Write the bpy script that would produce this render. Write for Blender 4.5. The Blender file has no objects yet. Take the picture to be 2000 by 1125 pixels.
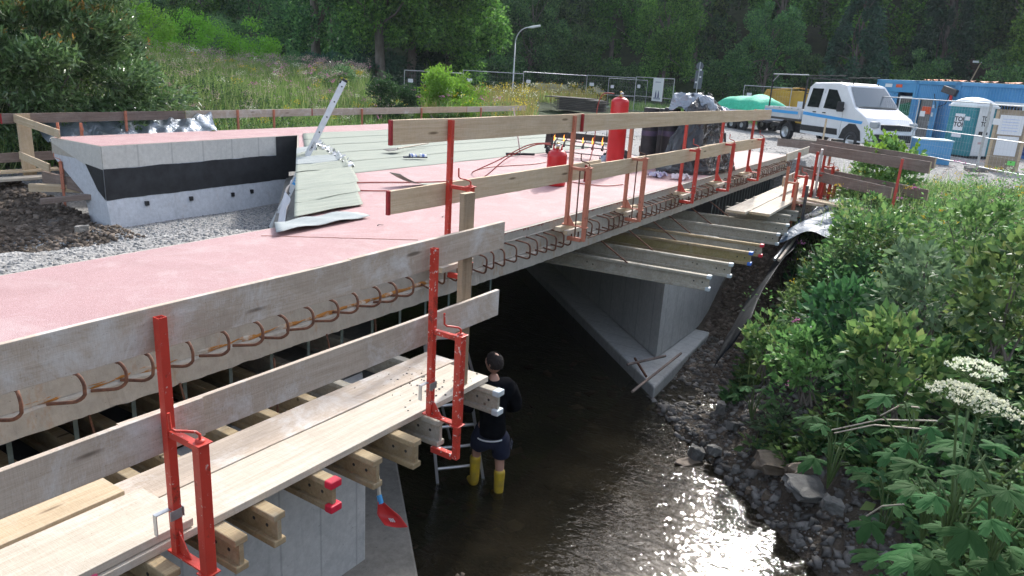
import bpy, bmesh, math, random
import numpy as np
from mathutils import Matrix, Vector
random.seed(7); RNG = np.random.default_rng(11)
PI = math.pi
C = bpy.context.scene.collection
SC = bpy.context.scene

# ------------------------------------------------------------------ camera, world, sun
RM = np.array([[0.54988697, 0.20257523, -0.81030093],
               [-0.83325617, 0.19986007, -0.51549986],
               [0.05751929, 0.95865491, 0.27869751]])
EYE = np.array([0, 0, 1.64])
cam = bpy.data.cameras.new('camera'); co = bpy.data.objects.new('camera', cam); C.objects.link(co)
m = Matrix([list(RM[i]) + [EYE[i]] for i in range(3)] + [[0, 0, 0, 1]])
co.matrix_world = m
cam.sensor_width = 36; cam.lens = 1450 / 2000 * 36; cam.clip_end = 2000; cam.clip_start = 0.05
SC.camera = co
SUN_AZ, SUN_EL = math.radians(12), math.radians(35)
w = bpy.data.worlds.new('World'); SC.world = w; w.use_nodes = True
nt = w.node_tree; bg = nt.nodes['Background']
sky = nt.nodes.new('ShaderNodeTexSky'); sky.sky_type = 'NISHITA'; sky.sun_disc = False
sky.sun_elevation = SUN_EL; sky.sun_rotation = math.radians(90) - SUN_AZ
sky.air_density = 1.0; sky.dust_density = 2.5; sky.ozone_density = 1.2
hsv = nt.nodes.new('ShaderNodeHueSaturation'); hsv.inputs['Saturation'].default_value = .62; nt.links.new(sky.outputs[0], hsv.inputs['Color']); nt.links.new(hsv.outputs[0], bg.inputs[0]); bg.inputs[1].default_value = 0.15
sl = bpy.data.lights.new('sun', 'SUN'); sl.energy = 2.0; sl.angle = math.radians(4); sl.color = (1, .97, .93)
so = bpy.data.objects.new('sun', sl); C.objects.link(so)
sd = Vector((math.cos(SUN_EL) * math.cos(SUN_AZ), math.cos(SUN_EL) * math.sin(SUN_AZ), math.sin(SUN_EL)))
so.rotation_euler = sd.to_track_quat('Z', 'Y').to_euler()
SC.view_settings.view_transform = 'Standard'; SC.view_settings.look = 'None'
SC.view_settings.exposure = 1.4; SC.view_settings.gamma = 1
SC.cycles.max_bounces = 6; SC.cycles.volume_bounces = 0; SC.cycles.transparent_max_bounces = 10; SC.cycles.use_denoising = True
SC.cycles.caustics_reflective = False; SC.cycles.caustics_refractive = False

def pd(px, py, D):          # the world point seen at a pixel of the survey, D metres away on the ground plan
    d = RM @ np.array([px - 1000, -(py - 562.5), -1450.]); return EYE + d * D / math.hypot(d[0], d[1])
def pz(px, py, z):
    d = RM @ np.array([px - 1000, -(py - 562.5), -1450.]); return EYE + d * (z - EYE[2]) / d[2]

# ------------------------------------------------------------------ object helpers
def tag(o, label=None, cat=None, group=None, kind=None):
    if label: o['label'] = label
    if cat: o['category'] = cat
    if group: o['group'] = group
    if kind: o['kind'] = kind
    return o
def thing(name, label, cat, loc=(0, 0, 0), rz=0, group=None):
    o = bpy.data.objects.new(name, None); C.objects.link(o); o.location = loc; o.rotation_euler = (0, 0, rz)
    o.empty_display_size = .2
    return tag(o, label, cat, group)
def dup(root, loc=None, rz=None, label=None, group=None, scale=None):
    r = root.copy(); C.objects.link(r)
    if loc is not None: r.location = loc
    if rz is not None: r.rotation_euler = (0, 0, rz)
    if scale is not None: r.scale = scale
    if label: r['label'] = label
    if group: r['group'] = group
    for ch in list(root.children):
        c = ch.copy(); C.objects.link(c); c.parent = r
        for g in list(ch.children):
            d = g.copy(); C.objects.link(d); d.parent = c
    return r
class MB:
    def __init__(s): s.v = []; s.f = []; s.mi = []; s.sm = []
    def add(s, vs, fs, mi=0, smooth=False):
        b = len(s.v); s.v += [tuple(map(float, p)) for p in vs]
        for f in fs: s.f.append(tuple(i + b for i in f)); s.mi.append(mi); s.sm.append(smooth)
        return s
    def box(s, c, d, rot=None, mi=0, taper=1.0):
        x, y, z = d[0] / 2, d[1] / 2, d[2] / 2
        vs = [Vector((sx * x * (taper if sz > 0 else 1), sy * y * (taper if sz > 0 else 1), sz * z)) for sz in (-1, 1) for sx, sy in ((-1, -1), (1, -1), (1, 1), (-1, 1))]
        if rot is not None: vs = [rot @ q for q in vs]
        c = Vector(c); vs = [q + c for q in vs]
        return s.add(vs, [(3, 2, 1, 0), (4, 5, 6, 7), (0, 1, 5, 4), (1, 2, 6, 5), (2, 3, 7, 6), (3, 0, 4, 7)], mi)
    def tube(s, pts, r, n=8, mi=0, cap=True, smooth=True):
        pts = [Vector(p) for p in pts]; rs = r if isinstance(r, (list, tuple)) else [r] * len(pts)
        b = []; up = None
        for i, p in enumerate(pts):
            t = (pts[min(i + 1, len(pts) - 1)] - pts[max(i - 1, 0)]).normalized()
            if up is None:
                up = Vector((0, 0, 1)) if abs(t.z) < .9 else Vector((1, 0, 0))
            a = t.cross(up)
            if a.length < 1e-4: a = t.cross(Vector((0, 1, 0)))
            a.normalize(); c = a.cross(t).normalized(); up = c
            for k in range(n):
                q = 2 * PI * k / n; b.append(p + (a * math.cos(q) + c * math.sin(q)) * rs[i])
        fs = [(i * n + k, i * n + (k + 1) % n, (i + 1) * n + (k + 1) % n, (i + 1) * n + k) for i in range(len(pts) - 1) for k in range(n)]
        s.add(b, fs, mi, smooth)
        if cap:
            L = len(pts) - 1
            s.add([b[k] for k in range(n)], [tuple(range(n - 1, -1, -1))], mi); s.add([b[L * n + k] for k in range(n)], [tuple(range(n))], mi)
        return s
    def lathe(s, prof, n=24, c=(0, 0, 0), mi=0, smooth=True):
        vs = [(c[0] + r * math.cos(2 * PI * k / n), c[1] + r * math.sin(2 * PI * k / n), c[2] + z) for r, z in prof for k in range(n)]
        fs = [(i * n + k, i * n + (k + 1) % n, (i + 1) * n + (k + 1) % n, (i + 1) * n + k) for i in range(len(prof) - 1) for k in range(n)]
        return s.add(vs, fs, mi, smooth)
    def prism(s, poly, z0, z1, mi=0, fn=None):
        n = len(poly); vs = [(p[0], p[1], z0) for p in poly] + [(p[0], p[1], z1) for p in poly]
        if fn: vs = [fn(*q) for q in vs]
        return s.add(vs, [tuple(range(n - 1, -1, -1)), tuple(range(n, 2 * n))] + [(k, (k + 1) % n, n + (k + 1) % n, n + k) for k in range(n)], mi)
    def grid(s, fn, nu, nv, mi=0, smooth=True):
        vs = [fn(i / nu, j / nv) for j in range(nv + 1) for i in range(nu + 1)]
        return s.add(vs, [(j * (nu + 1) + i, j * (nu + 1) + i + 1, (j + 1) * (nu + 1) + i + 1, (j + 1) * (nu + 1) + i) for j in range(nv) for i in range(nu)], mi, smooth)
    def build(s, name, mats, parent=None, bevel=0, loc=None, rot=None, solid=0):
        me = bpy.data.meshes.new(name); me.from_pydata(s.v, [], s.f)
        for mm in (mats if isinstance(mats, (list, tuple)) else [mats]): me.materials.append(mm)
        me.polygons.foreach_set('material_index', s.mi); me.polygons.foreach_set('use_smooth', s.sm); me.update()
        o = bpy.data.objects.new(name, me); C.objects.link(o)
        if parent: o.parent = parent
        if loc is not None: o.location = loc
        if rot is not None: o.rotation_euler = rot
        if solid: q = o.modifiers.new('s', 'SOLIDIFY'); q.thickness = solid
        if bevel: q = o.modifiers.new('b', 'BEVEL'); q.width = bevel; q.segments = 2; q.limit_method = 'ANGLE'; q.angle_limit = .7
        return o
def npmesh(name, V, F, mats, mi=None, parent=None, attr=None, smooth=False):   # V (n,3), F (m,k)
    me = bpy.data.meshes.new(name); k = F.shape[1]
    me.vertices.add(len(V)); me.vertices.foreach_set('co', V.astype(np.float32).ravel())
    me.loops.add(F.size); me.loops.foreach_set('vertex_index', F.astype(np.int32).ravel())
    me.polygons.add(len(F)); me.polygons.foreach_set('loop_start', np.arange(0, F.size, k, dtype=np.int32))
    for mm in (mats if isinstance(mats, (list, tuple)) else [mats]): me.materials.append(mm)
    if mi is not None: me.polygons.foreach_set('material_index', mi.astype(np.int32))
    if smooth: me.polygons.foreach_set('use_smooth', np.ones(len(F), bool))
    if attr is not None:
        for an, av in attr.items():
            a = me.attributes.new(an, 'FLOAT', 'POINT'); a.data.foreach_set('value', av.astype(np.float32))
    me.update(calc_edges=True); me.validate()
    o = bpy.data.objects.new(name, me); C.objects.link(o)
    if parent: o.parent = parent
    return o

# ------------------------------------------------------------------ materials
def mat(name, base, rough=.7, metal=0, spec=.5):
    mm = bpy.data.materials.new(name); mm.use_nodes = True; p = mm.node_tree.nodes['Principled BSDF']
    p.inputs['Base Color'].default_value = (*base, 1); p.inputs['Roughness'].default_value = rough
    p.inputs['Metallic'].default_value = metal; p.inputs['Specular IOR Level'].default_value = spec
    return mm
class N:      # node shorthand on a material
    def __init__(s, mm): s.t = mm.node_tree; s.p = s.t.nodes['Principled BSDF']
    def n(s, typ, **k):
        q = s.t.nodes.new('ShaderNode' + typ)
        for a, b in k.items():
            if a.startswith('i_'): q.inputs[a[2:].replace('_', ' ')].default_value = b
            else: setattr(q, a, b)
        return q
    def l(s, a, b): s.t.links.new(a, b)
    def coord(s, scale=(1, 1, 1), kind='Object', rnd=True):
        c = s.n('TexCoord'); mp = s.n('Mapping'); mp.inputs['Scale'].default_value = scale
        s.l(c.outputs[kind], mp.inputs[0])
        if rnd:
            oi = s.n('ObjectInfo'); mu = s.n('Math', operation='MULTIPLY'); mu.inputs[1].default_value = 37.
            s.l(oi.outputs['Random'], mu.inputs[0]); s.l(mu.outputs[0], mp.inputs['Location'])
        return mp.outputs[0]
    def noise(s, v, sc, det=4, rough=.6, dist=0):
        q = s.n('TexNoise'); q.inputs['Scale'].default_value = sc; q.inputs['Detail'].default_value = det
        q.inputs['Roughness'].default_value = rough; q.inputs['Distortion'].default_value = dist; s.l(v, q.inputs['Vector']); return q.outputs['Fac']
    def ramp(s, f, stops):
        q = s.n('ValToRGB'); e = q.color_ramp.elements
        while len(e) < len(stops): e.new(.5)
        for i, (p, c) in enumerate(stops): e[i].position = p; e[i].color = (*c, 1) if len(c) == 3 else c
        s.l(f, q.inputs[0]); return q.outputs[0]
    def mix(s, f, a, b, mode='MIX'):
        q = s.n('Mix', data_type='RGBA', blend_type=mode)
        for sock, val in ((q.inputs[0], f), (q.inputs[6], a), (q.inputs[7], b)):
            if isinstance(val, (int, float)): sock.default_value = val
            elif isinstance(val, tuple): sock.default_value = (*val, 1)
            else: s.l(val, sock)
        return q.outputs[2]
    def bump(s, h, st=.3, d=.01, prev=None):
        q = s.n('Bump'); q.inputs['Strength'].default_value = st; q.inputs['Distance'].default_value = d; s.l(h, q.inputs['Height'])
        if prev is not None: s.l(prev, q.inputs['Normal'])
        return q.outputs[0]
    def col(s, c): s.l(c, s.p.inputs['Base Color'])
    def nor(s, c): s.l(c, s.p.inputs['Normal'])

def two(name, c1, c2, sc=3, rough=.7, bs=.2, bd=.005, bsc=None, metal=0, lo=.35, hi=.65, spec=.5, scale=(1, 1, 1), c3=None):
    mm = mat(name, c1, rough, metal, spec); k = N(mm); v = k.coord(scale)
    f = k.noise(v, sc, 6); st = [(lo, c1), (hi, c2)]
    if c3: st.append((min(hi + .12, 1), c3))
    k.col(k.ramp(f, st))
    k.nor(k.bump(k.noise(v, bsc or sc * 8, 4), bs, bd)); return mm

def wood(name, a, b, dark, grey, dust=.5, rough=.85, saw=.35):
    mm = mat(name, a, rough, 0, .25); k = N(mm); v = k.coord((1, 1, 1))
    def mp_(sc):
        q = k.n('Mapping'); q.inputs['Scale'].default_value = sc; k.l(v, q.inputs[0]); return q.outputs[0]
    g = k.noise(mp_((.45, 11, 11)), 2.0, 6, .6, 1.6); fine = k.noise(mp_((2.0, 70, 70)), 3, 4, .6, .4); sawn = k.noise(mp_((75, 7, 7)), 2, 3, .6, .2)
    md = tuple(.5 * (x + y) for x, y in zip(a, dark))
    c = k.ramp(g, [(.32, md), (.46, a), (.62, b)])
    c = k.mix(.28, c, k.ramp(fine, [(.36, dark), (.6, b)])); c = k.mix(saw * .6, c, k.ramp(sawn, [(.38, md), (.6, b)]))
    blot = k.noise(v, 1.1, 6, .75, .5); c = k.mix(k.ramp(blot, [(.36, (.55, .55, .55)), (.5, (0, 0, 0))]), c, tuple(x * .78 for x in a))
    ds = k.noise(v, 2.6, 8, .78, .4); c = k.mix(k.ramp(ds, [(.5, (0, 0, 0)), (.66, (dust, dust, dust))]), c, grey)
    vo = k.n('TexVoronoi'); vo.inputs['Scale'].default_value = 1.0; k.l(mp_((1.1, 6, 6)), vo.inputs['Vector'])
    kn = k.ramp(vo.outputs['Distance'], [(.05, (.9, .9, .9)), (.10, (0, 0, 0))]); c = k.mix(kn, c, tuple(x * .45 for x in dark))
    sp = k.noise(v, 110, 2); c = k.mix(k.ramp(sp, [(.66, (0, 0, 0)), (.72, (.5, .5, .5))]), c, tuple(x * .55 for x in dark))
    k.col(c); k.nor(k.bump(sawn, .35, .003, k.bump(fine, .45, .003, k.bump(g, .2, .005)))); return mm
WOODG = wood('weathered_pine', (.47, .385, .305), (.56, .475, .39), (.32, .25, .19), (.66, .64, .61), .8)
WOODY = wood('fresh_pine', (.52, .40, .26), (.62, .51, .36), (.36, .24, .14), (.58, .51, .42), .35)
WOODP = wood('plank_pine', (.52, .455, .365), (.62, .56, .47), (.37, .30, .22), (.64, .61, .55), .6)
WOODO = wood('old_brown_wood', (.20, .15, .125), (.28, .22, .19), (.10, .075, .06), (.32, .28, .26), .4)
BEAMW = wood('beam_spruce', (.33, .25, .145), (.42, .33, .20), (.20, .14, .075), (.42, .38, .31), .5)
BEAMG = wood('grey_beam_spruce', (.36, .325, .255), (.46, .425, .35), (.23, .20, .15), (.52, .50, .45), .6)
BEAMY = wood('yellow_web', (.30, .245, .115), (.37, .31, .155), (.20, .155, .06), (.36, .33, .23), .6)
REDEND = two('red_end_paint', (.34, .015, .02), (.22, .012, .015), 12, .6)

def concrete(name, a, b, joints=None, rust=0, rough=.85):
    mm = mat(name, a, rough, 0, .3); k = N(mm); v = k.coord((1, 1, 1), rnd=False)
    c = k.ramp(k.noise(v, 1.6, 8, .65), [(.3, a), (.7, b)])
    c = k.mix(.5, c, k.ramp(k.noise(v, 14, 6, .7), [(.35, tuple(x * .75 for x in a)), (.7, b)]))
    mp = k.n('Mapping'); mp.inputs['Scale'].default_value = (5, 5, .35); k.l(v, mp.inputs[0])
    st = k.ramp(k.noise(mp.outputs[0], 2, 5, .7), [(.56, (0, 0, 0)), (.75, (.6, .6, .6))])
    c = k.mix(st, c, tuple(x * .62 for x in a))
    if joints:
        w_ = k.n('TexWave', wave_type='BANDS', bands_direction='X'); w_.inputs['Scale'].default_value = joints; k.l(v, w_.inputs[0])
        j = k.ramp(w_.outputs['Fac'], [(.0, (.4, .4, .4)), (.010, (0, 0, 0))]); c = k.mix(j, c, tuple(x * .4 for x in a))
    if rust:
        mp = k.n('Mapping'); mp.inputs['Scale'].default_value = (3.5, 3.5, 1.2); k.l(v, mp.inputs[0])
        r = k.ramp(k.noise(mp.outputs[0], 1.8, 6, .75), [(.56, (0, 0, 0)), (.72, (rust, rust, rust))]); c = k.mix(r, c, (.36, .17, .05))
    pits = k.ramp(k.noise(v, 55, 2), [(.68, (0, 0, 0)), (.75, (.7, .7, .7))]); c = k.mix(pits, c, tuple(x * .5 for x in a))
    k.col(c); k.nor(k.bump(k.noise(v, 30, 6, .7), .35, .006)); return mm
CONC = concrete('concrete', (.45, .455, .445), (.57, .57, .55), joints=.8)
CONCF = concrete('fascia_concrete', (.40, .365, .31), (.49, .455, .395), rust=.6)
CONCB = concrete('pale_blue_concrete', (.50, .52, .55), (.63, .65, .69), rust=.18)
CONCW = concrete('pale_concrete', (.62, .60, .55), (.72, .70, .65), joints=.45, rust=.1)
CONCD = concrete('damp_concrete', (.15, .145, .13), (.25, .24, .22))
RUSTY = two('rust_bleed', (.40, .17, .035), (.56, .52, .45), 6, .9, .5, .01, lo=.50, hi=.60)
def pinkm():
    mm = mat('pink_sealed_surface', (.6, .3, .31), .75, 0, .35); k = N(mm); v = k.coord(rnd=False)
    c = k.ramp(k.noise(v, .9, 5, .6), [(.3, (.37, .215, .215)), (.7, (.445, .275, .275))])
    vo = k.n('TexVoronoi'); vo.inputs['Scale'].default_value = 210; k.l(v, vo.inputs['Vector'])
    sp = k.ramp(vo.outputs['Color'], [(.15, (.30, .165, .16)), (.5, (.41, .255, .25)), (.9, (.54, .40, .40))]); c = k.mix(.5, c, sp)
    c = k.mix(k.ramp(k.noise(v, 1.7, 9, .8, .6), [(.48, (0, 0, 0)), (.68, (.55, .55, .55))]), c, (.52, .41, .40))
    c = k.mix(k.ramp(k.noise(v, .55, 8, .75, 1.0), [(.55, (0, 0, 0)), (.7, (.4, .4, .4))]), c, (.30, .18, .17))
    c = k.mix(k.ramp(k.noise(v, 5, 8, .8), [(.68, (0, 0, 0)), (.76, (.5, .5, .5))]), c, (.36, .15, .13))
    k.col(c); k.nor(k.bump(vo.outputs['Distance'], .5, .004)); return mm
PINK = pinkm()
def membrane(name, a, b, c0):
    mm = mat(name, a, .85, 0, .3); k = N(mm); v = k.coord()
    mp = k.n('Mapping'); mp.inputs['Scale'].default_value = (.5, 5, 5); k.l(v, mp.inputs[0])
    c = k.ramp(k.noise(mp.outputs[0], 2, 6, .7, .4), [(.3, a), (.65, b)])
    c = k.mix(.35, c, k.ramp(k.noise(v, 150, 2), [(.35, c0), (.65, b)]))
    c = k.mix(k.ramp(k.noise(mp.outputs[0], 5, 5, .8, .6), [(.68, (0, 0, 0)), (.78, (.8, .8, .8))]), c, (.08, .08, .075))
    k.col(c); k.nor(k.bump(k.noise(mp.outputs[0], 2.5, 4), .5, .02)); return mm
MEMB = membrane('slated_membrane', (.25, .28, .24), (.335, .355, .30), (.15, .175, .14))
MEMBS = membrane('silver_membrane', (.27, .30, .30), (.37, .40, .40), (.2, .23, .23))
BLACKW = two('bitumen_and_void_shade', (.012, .013, .015), (.03, .032, .036), 5, .6, .5, .01)  # bitumen coat; also the painted darkness of the back walls under the slab
def paint(name, a, chip, chipc, rough=.42, amt=.69):
    mm = mat(name, a, rough, 0, .5); k = N(mm); v = k.coord()
    c = k.ramp(k.noise(v, 6, 5), [(.3, tuple(x * .8 for x in a)), (.7, a)])
    f = k.ramp(k.noise(v, 34, 5, .7), [(amt, (0, 0, 0)), (amt + .03, (1, 1, 1))]); c = k.mix(f, c, chipc)
    f2 = k.ramp(k.noise(v, 9, 6, .8), [(amt - .03, (0, 0, 0)), (amt + .02, (.8, .8, .8))]); c = k.mix(f2, c, chip)
    k.col(c); k.nor(k.bump(k.noise(v, 40, 3), .15, .002)); return mm
REDP = paint('red_clamp_paint', (.58, .05, .03), (.16, .035, .02), (.55, .45, .40), rough=.5, amt=.635)
ORNG = paint('faded_rusty_clamp_paint', (.56, .20, .12), (.16, .055, .03), (.25, .11, .07), .65, .62)
RUST = two('rusty_rebar', (.085, .036, .022), (.18, .08, .045), 22, .85, .7, .003, 70)
GALV = two('galvanised_steel', (.42, .44, .45), (.58, .60, .61), 14, .42, .1, .002, metal=.75)
DARKST = two('dark_steel', (.05, .05, .055), (.10, .09, .085), 14, .55, .2, .002, metal=.4)
ALU = two('aluminium', (.58, .59, .60), (.68, .69, .70), 8, .38, .08, .002, metal=.7)
TEAL = two('grey_green_tie', (.14, .19, .18), (.24, .29, .27), 12, .6)
GASRED = two('gas_bottle_red', (.46, .012, .016), (.55, .02, .024), 3, .3, .05, .002)
HOSE = mat('red_hose', (.30, .045, .03), .5); BRASS = two('brass', (.45, .30, .10), (.55, .38, .16), 8, .35, metal=.9)
BLK = two('black_rubber', (.012, .012, .013), (.028, .028, .03), 10, .6); WHT = two('white_paint', (.72, .73, .74), (.78, .79, .80), 4, .28, .03, .001)
SILVERP = two('silver_van_paint', (.60, .62, .65), (.64, .66, .69), 3, .25, .02, .001, metal=.15)
BLUESTR = mat('blue_stripe', (.06, .36, .75), .4); GLASSD = mat('dark_window_glass', (.012, .016, .018), .04, 0, .9)
GLASSW = mat('windscreen_glass', (.10, .13, .15), .05, 0, 1.0); SKINM = mat('skin', (.45, .25, .18), .55)
DSWEAT = two('dark_sweater', (.003, .0035, .005), (.006, .0065, .009), 20, .95, spec=.08); NAVY = two('navy_shorts', (.007, .010, .03), (.013, .018, .045), 18, .9)
YEL = two('yellow_rubber_boot', (.62, .43, .03), (.40, .28, .05), 9, .4); HAIR = mat('dark_hair', (.018, .012, .010), .8)
BLUE = two('blue_container_paint', (.07, .27, .50), (.11, .34, .60), 1.2, .5, .05, .003); BLUED = two('darker_blue_paint', (.03, .12, .34), (.05, .17, .42), 2, .5)
TEALP = two('teal_plastic', (.015, .17, .21), (.03, .23, .27), 2, .45); WHTP = two('white_plastic', (.62, .66, .66), (.72, .75, .75), 2, .4)
PAPER = mat('paper', (.75, .76, .78), .8); INK = mat('black_ink', (.02, .02, .025), .7); PAPERG = two('grey_fleece', (.50, .50, .54), (.62, .62, .66), 3, .9)
YSKIP = two('yellow_skip_paint', (.60, .36, .03), (.45, .26, .03), 2, .55); ORSIGN = mat('orange_red_sign', (.75, .10, .03), .6)
GREEN_NET = two('green_net', (.02, .42, .24), (.05, .55, .34), 7, .7, .8, .02)
def foil(name, a, rough, amp, spec=.8, metal=0):
    mm = mat(name, a, rough, metal, spec); k = N(mm); v = k.coord((1, 1, 1))
    k.nor(k.bump(k.noise(v, 2.6, 5, .6, 1.5), 1.0, amp)); return mm
BLKFOIL = foil('black_foil', (.010, .011, .013), .22, .10, .9); SILFOIL = foil('silver_grey_foil', (.30, .34, .39), .28, .14, 1.0, .55)
DRKFOIL = foil('dark_sheet', (.006, .010, .014), .75, .03, .25)
def stone(name, a, b, c3, sc=2):
    mm = mat(name, a, .85, 0, .3); k = N(mm); v = k.coord(rnd=False); g = k.n('NewGeometry')
    c = k.ramp(g.outputs['Random Per Island'], [(0, a), (.55, b), (1, c3)])
    c = k.mix(.4, c, k.ramp(k.noise(v, 25, 5), [(.3, tuple(x * .6 for x in a)), (.7, b)])); k.col(c)
    k.nor(k.bump(k.noise(v, 30, 5), .5, .01)); return mm
STONE = stone('stone', (.07, .066, .06), (.15, .14, .13), (.34, .32, .295)); STONEB = stone('brown_stone', (.05, .038, .028), (.12, .092, .07), (.27, .22, .18))
GRAV = stone('gravel_stone', (.20, .20, .195), (.30, .295, .285), (.42, .40, .38)); GRAVB = stone('bluish_gravel', (.12, .135, .15), (.20, .22, .24), (.32, .34, .36))

def leafm(name, cols, rough=.5, trans=.25, spec=.45, gl=None):
    cols = [tuple(min(.8, q * (1.7 if max(x) < .3 else 1)) for q in x) for x in cols]; spec *= .6; rough = min(.75, rough + .12); trans = min(.45, trans + .08)
    mm = bpy.data.materials.new(name); mm.use_nodes = True; k = N(mm); p = k.p
    g = k.n('NewGeometry'); c = k.ramp(g.outputs['Random Per Island'], [(i / (len(cols) - 1), x) for i, x in enumerate(cols)])
    oi = k.n('ObjectInfo'); hs = k.n('HueSaturation'); k.l(c, hs.inputs['Color'])
    mr = k.n('MapRange'); mr.inputs['To Min'].default_value = .75; mr.inputs['To Max'].default_value = 1.3; k.l(oi.outputs['Random'], mr.inputs[0]); k.l(mr.outputs[0], hs.inputs['Value'])
    mr2 = k.n('MapRange'); mr2.inputs['To Min'].default_value = .485; mr2.inputs['To Max'].default_value = .515; k.l(oi.outputs['Random'], mr2.inputs[0]); k.l(mr2.outputs[0], hs.inputs['Hue'])
    k.col(hs.outputs[0]); p.inputs['Roughness'].default_value = rough; p.inputs['Specular IOR Level'].default_value = spec
    t = k.n('BsdfTranslucent'); k.l(hs.outputs[0], t.inputs[0]); mx = k.n('MixShader'); mx.inputs[0].default_value = trans
    out = k.t.nodes['Material Output']; k.l(p.outputs[0], mx.inputs[1]); k.l(t.outputs[0], mx.inputs[2]); k.l(mx.outputs[0], out.inputs[0]); return mm
LTREE = leafm('tree_leaves', [(.02, .05, .015), (.045, .105, .025), (.085, .18, .035), (.14, .26, .05)], .5, .36)
LFOR = leafm('forest_leaves', [(.018, .05, .022), (.038, .092, .035), (.07, .155, .05), (.11, .21, .06)], .5, .25)
LCON = leafm('dark_conifer_leaves', [(.010, .03, .02), (.022, .052, .03), (.036, .08, .04)], .6, .12)
LPALE = leafm('pale_tree_leaves', [(.04, .09, .04), (.065, .13, .05), (.095, .17, .06)], .5, .3)
LWIL = leafm('willow_leaves', [(.025, .06, .02), (.055, .12, .038), (.10, .19, .065), (.16, .25, .11)], .22, .2, 1.3)
LORG = leafm('orange_shoots', [(.16, .13, .03), (.24, .14, .035), (.12, .15, .03)], .5, .3)
LBRI = leafm('bright_bush_leaves', [(.08, .17, .02), (.13, .26, .03), (.19, .34, .05)], .45, .35)
LWEED = leafm('weed_leaves', [(.028, .07, .022), (.05, .11, .035), (.085, .16, .05), (.13, .21, .06), (.16, .20, .07)], .38, .3, .6)
LBANK1 = leafm('bright_weed_leaves', [(.045, .095, .028), (.07, .14, .04), (.10, .18, .055), (.14, .21, .075)], .4, .35, .5); LBANK2 = leafm('greyish_weed_leaves', [(.05, .09, .045), (.08, .13, .065), (.11, .16, .085)], .45, .3, .5)
LWEEDD = leafm('dark_weed_leaves', [(.018, .05, .02), (.03, .08, .028), (.05, .11, .035)], .4, .25, .6)
LHOG = leafm('broad_lobed_leaves', [(.018, .052, .017), (.028, .072, .024), (.042, .096, .033)], .55, .3, .12)
LGRASS = leafm('meadow_grass', [(.06, .12, .028), (.10, .17, .045), (.16, .22, .07), (.23, .25, .12)], .6, .35)
LSTRAW = leafm('straw_grass', [(.20, .19, .06), (.30, .27, .09), (.36, .31, .13), (.14, .19, .05)], .7, .35)
PINKF = leafm('pink_flowers', [(.50, .12, .32), (.62, .25, .45), (.45, .22, .33)], .6, .3); YELF = leafm('yellow_flowers', [(.65, .50, .02), (.75, .60, .06)], .6, .3)
WHTF = leafm('cream_flowers', [(.55, .57, .42), (.70, .70, .58)], .7, .3); DULLF = leafm('dull_pink_seedheads', [(.30, .20, .20), (.38, .27, .27), (.28, .24, .18)], .8, .2)
BARK = two('bark', (.10, .085, .07), (.19, .165, .14), 6, .9, .8, .02, 20, scale=(1, 1, .3)); STEM = mat('green_stem', (.08, .13, .04), .6)

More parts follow.
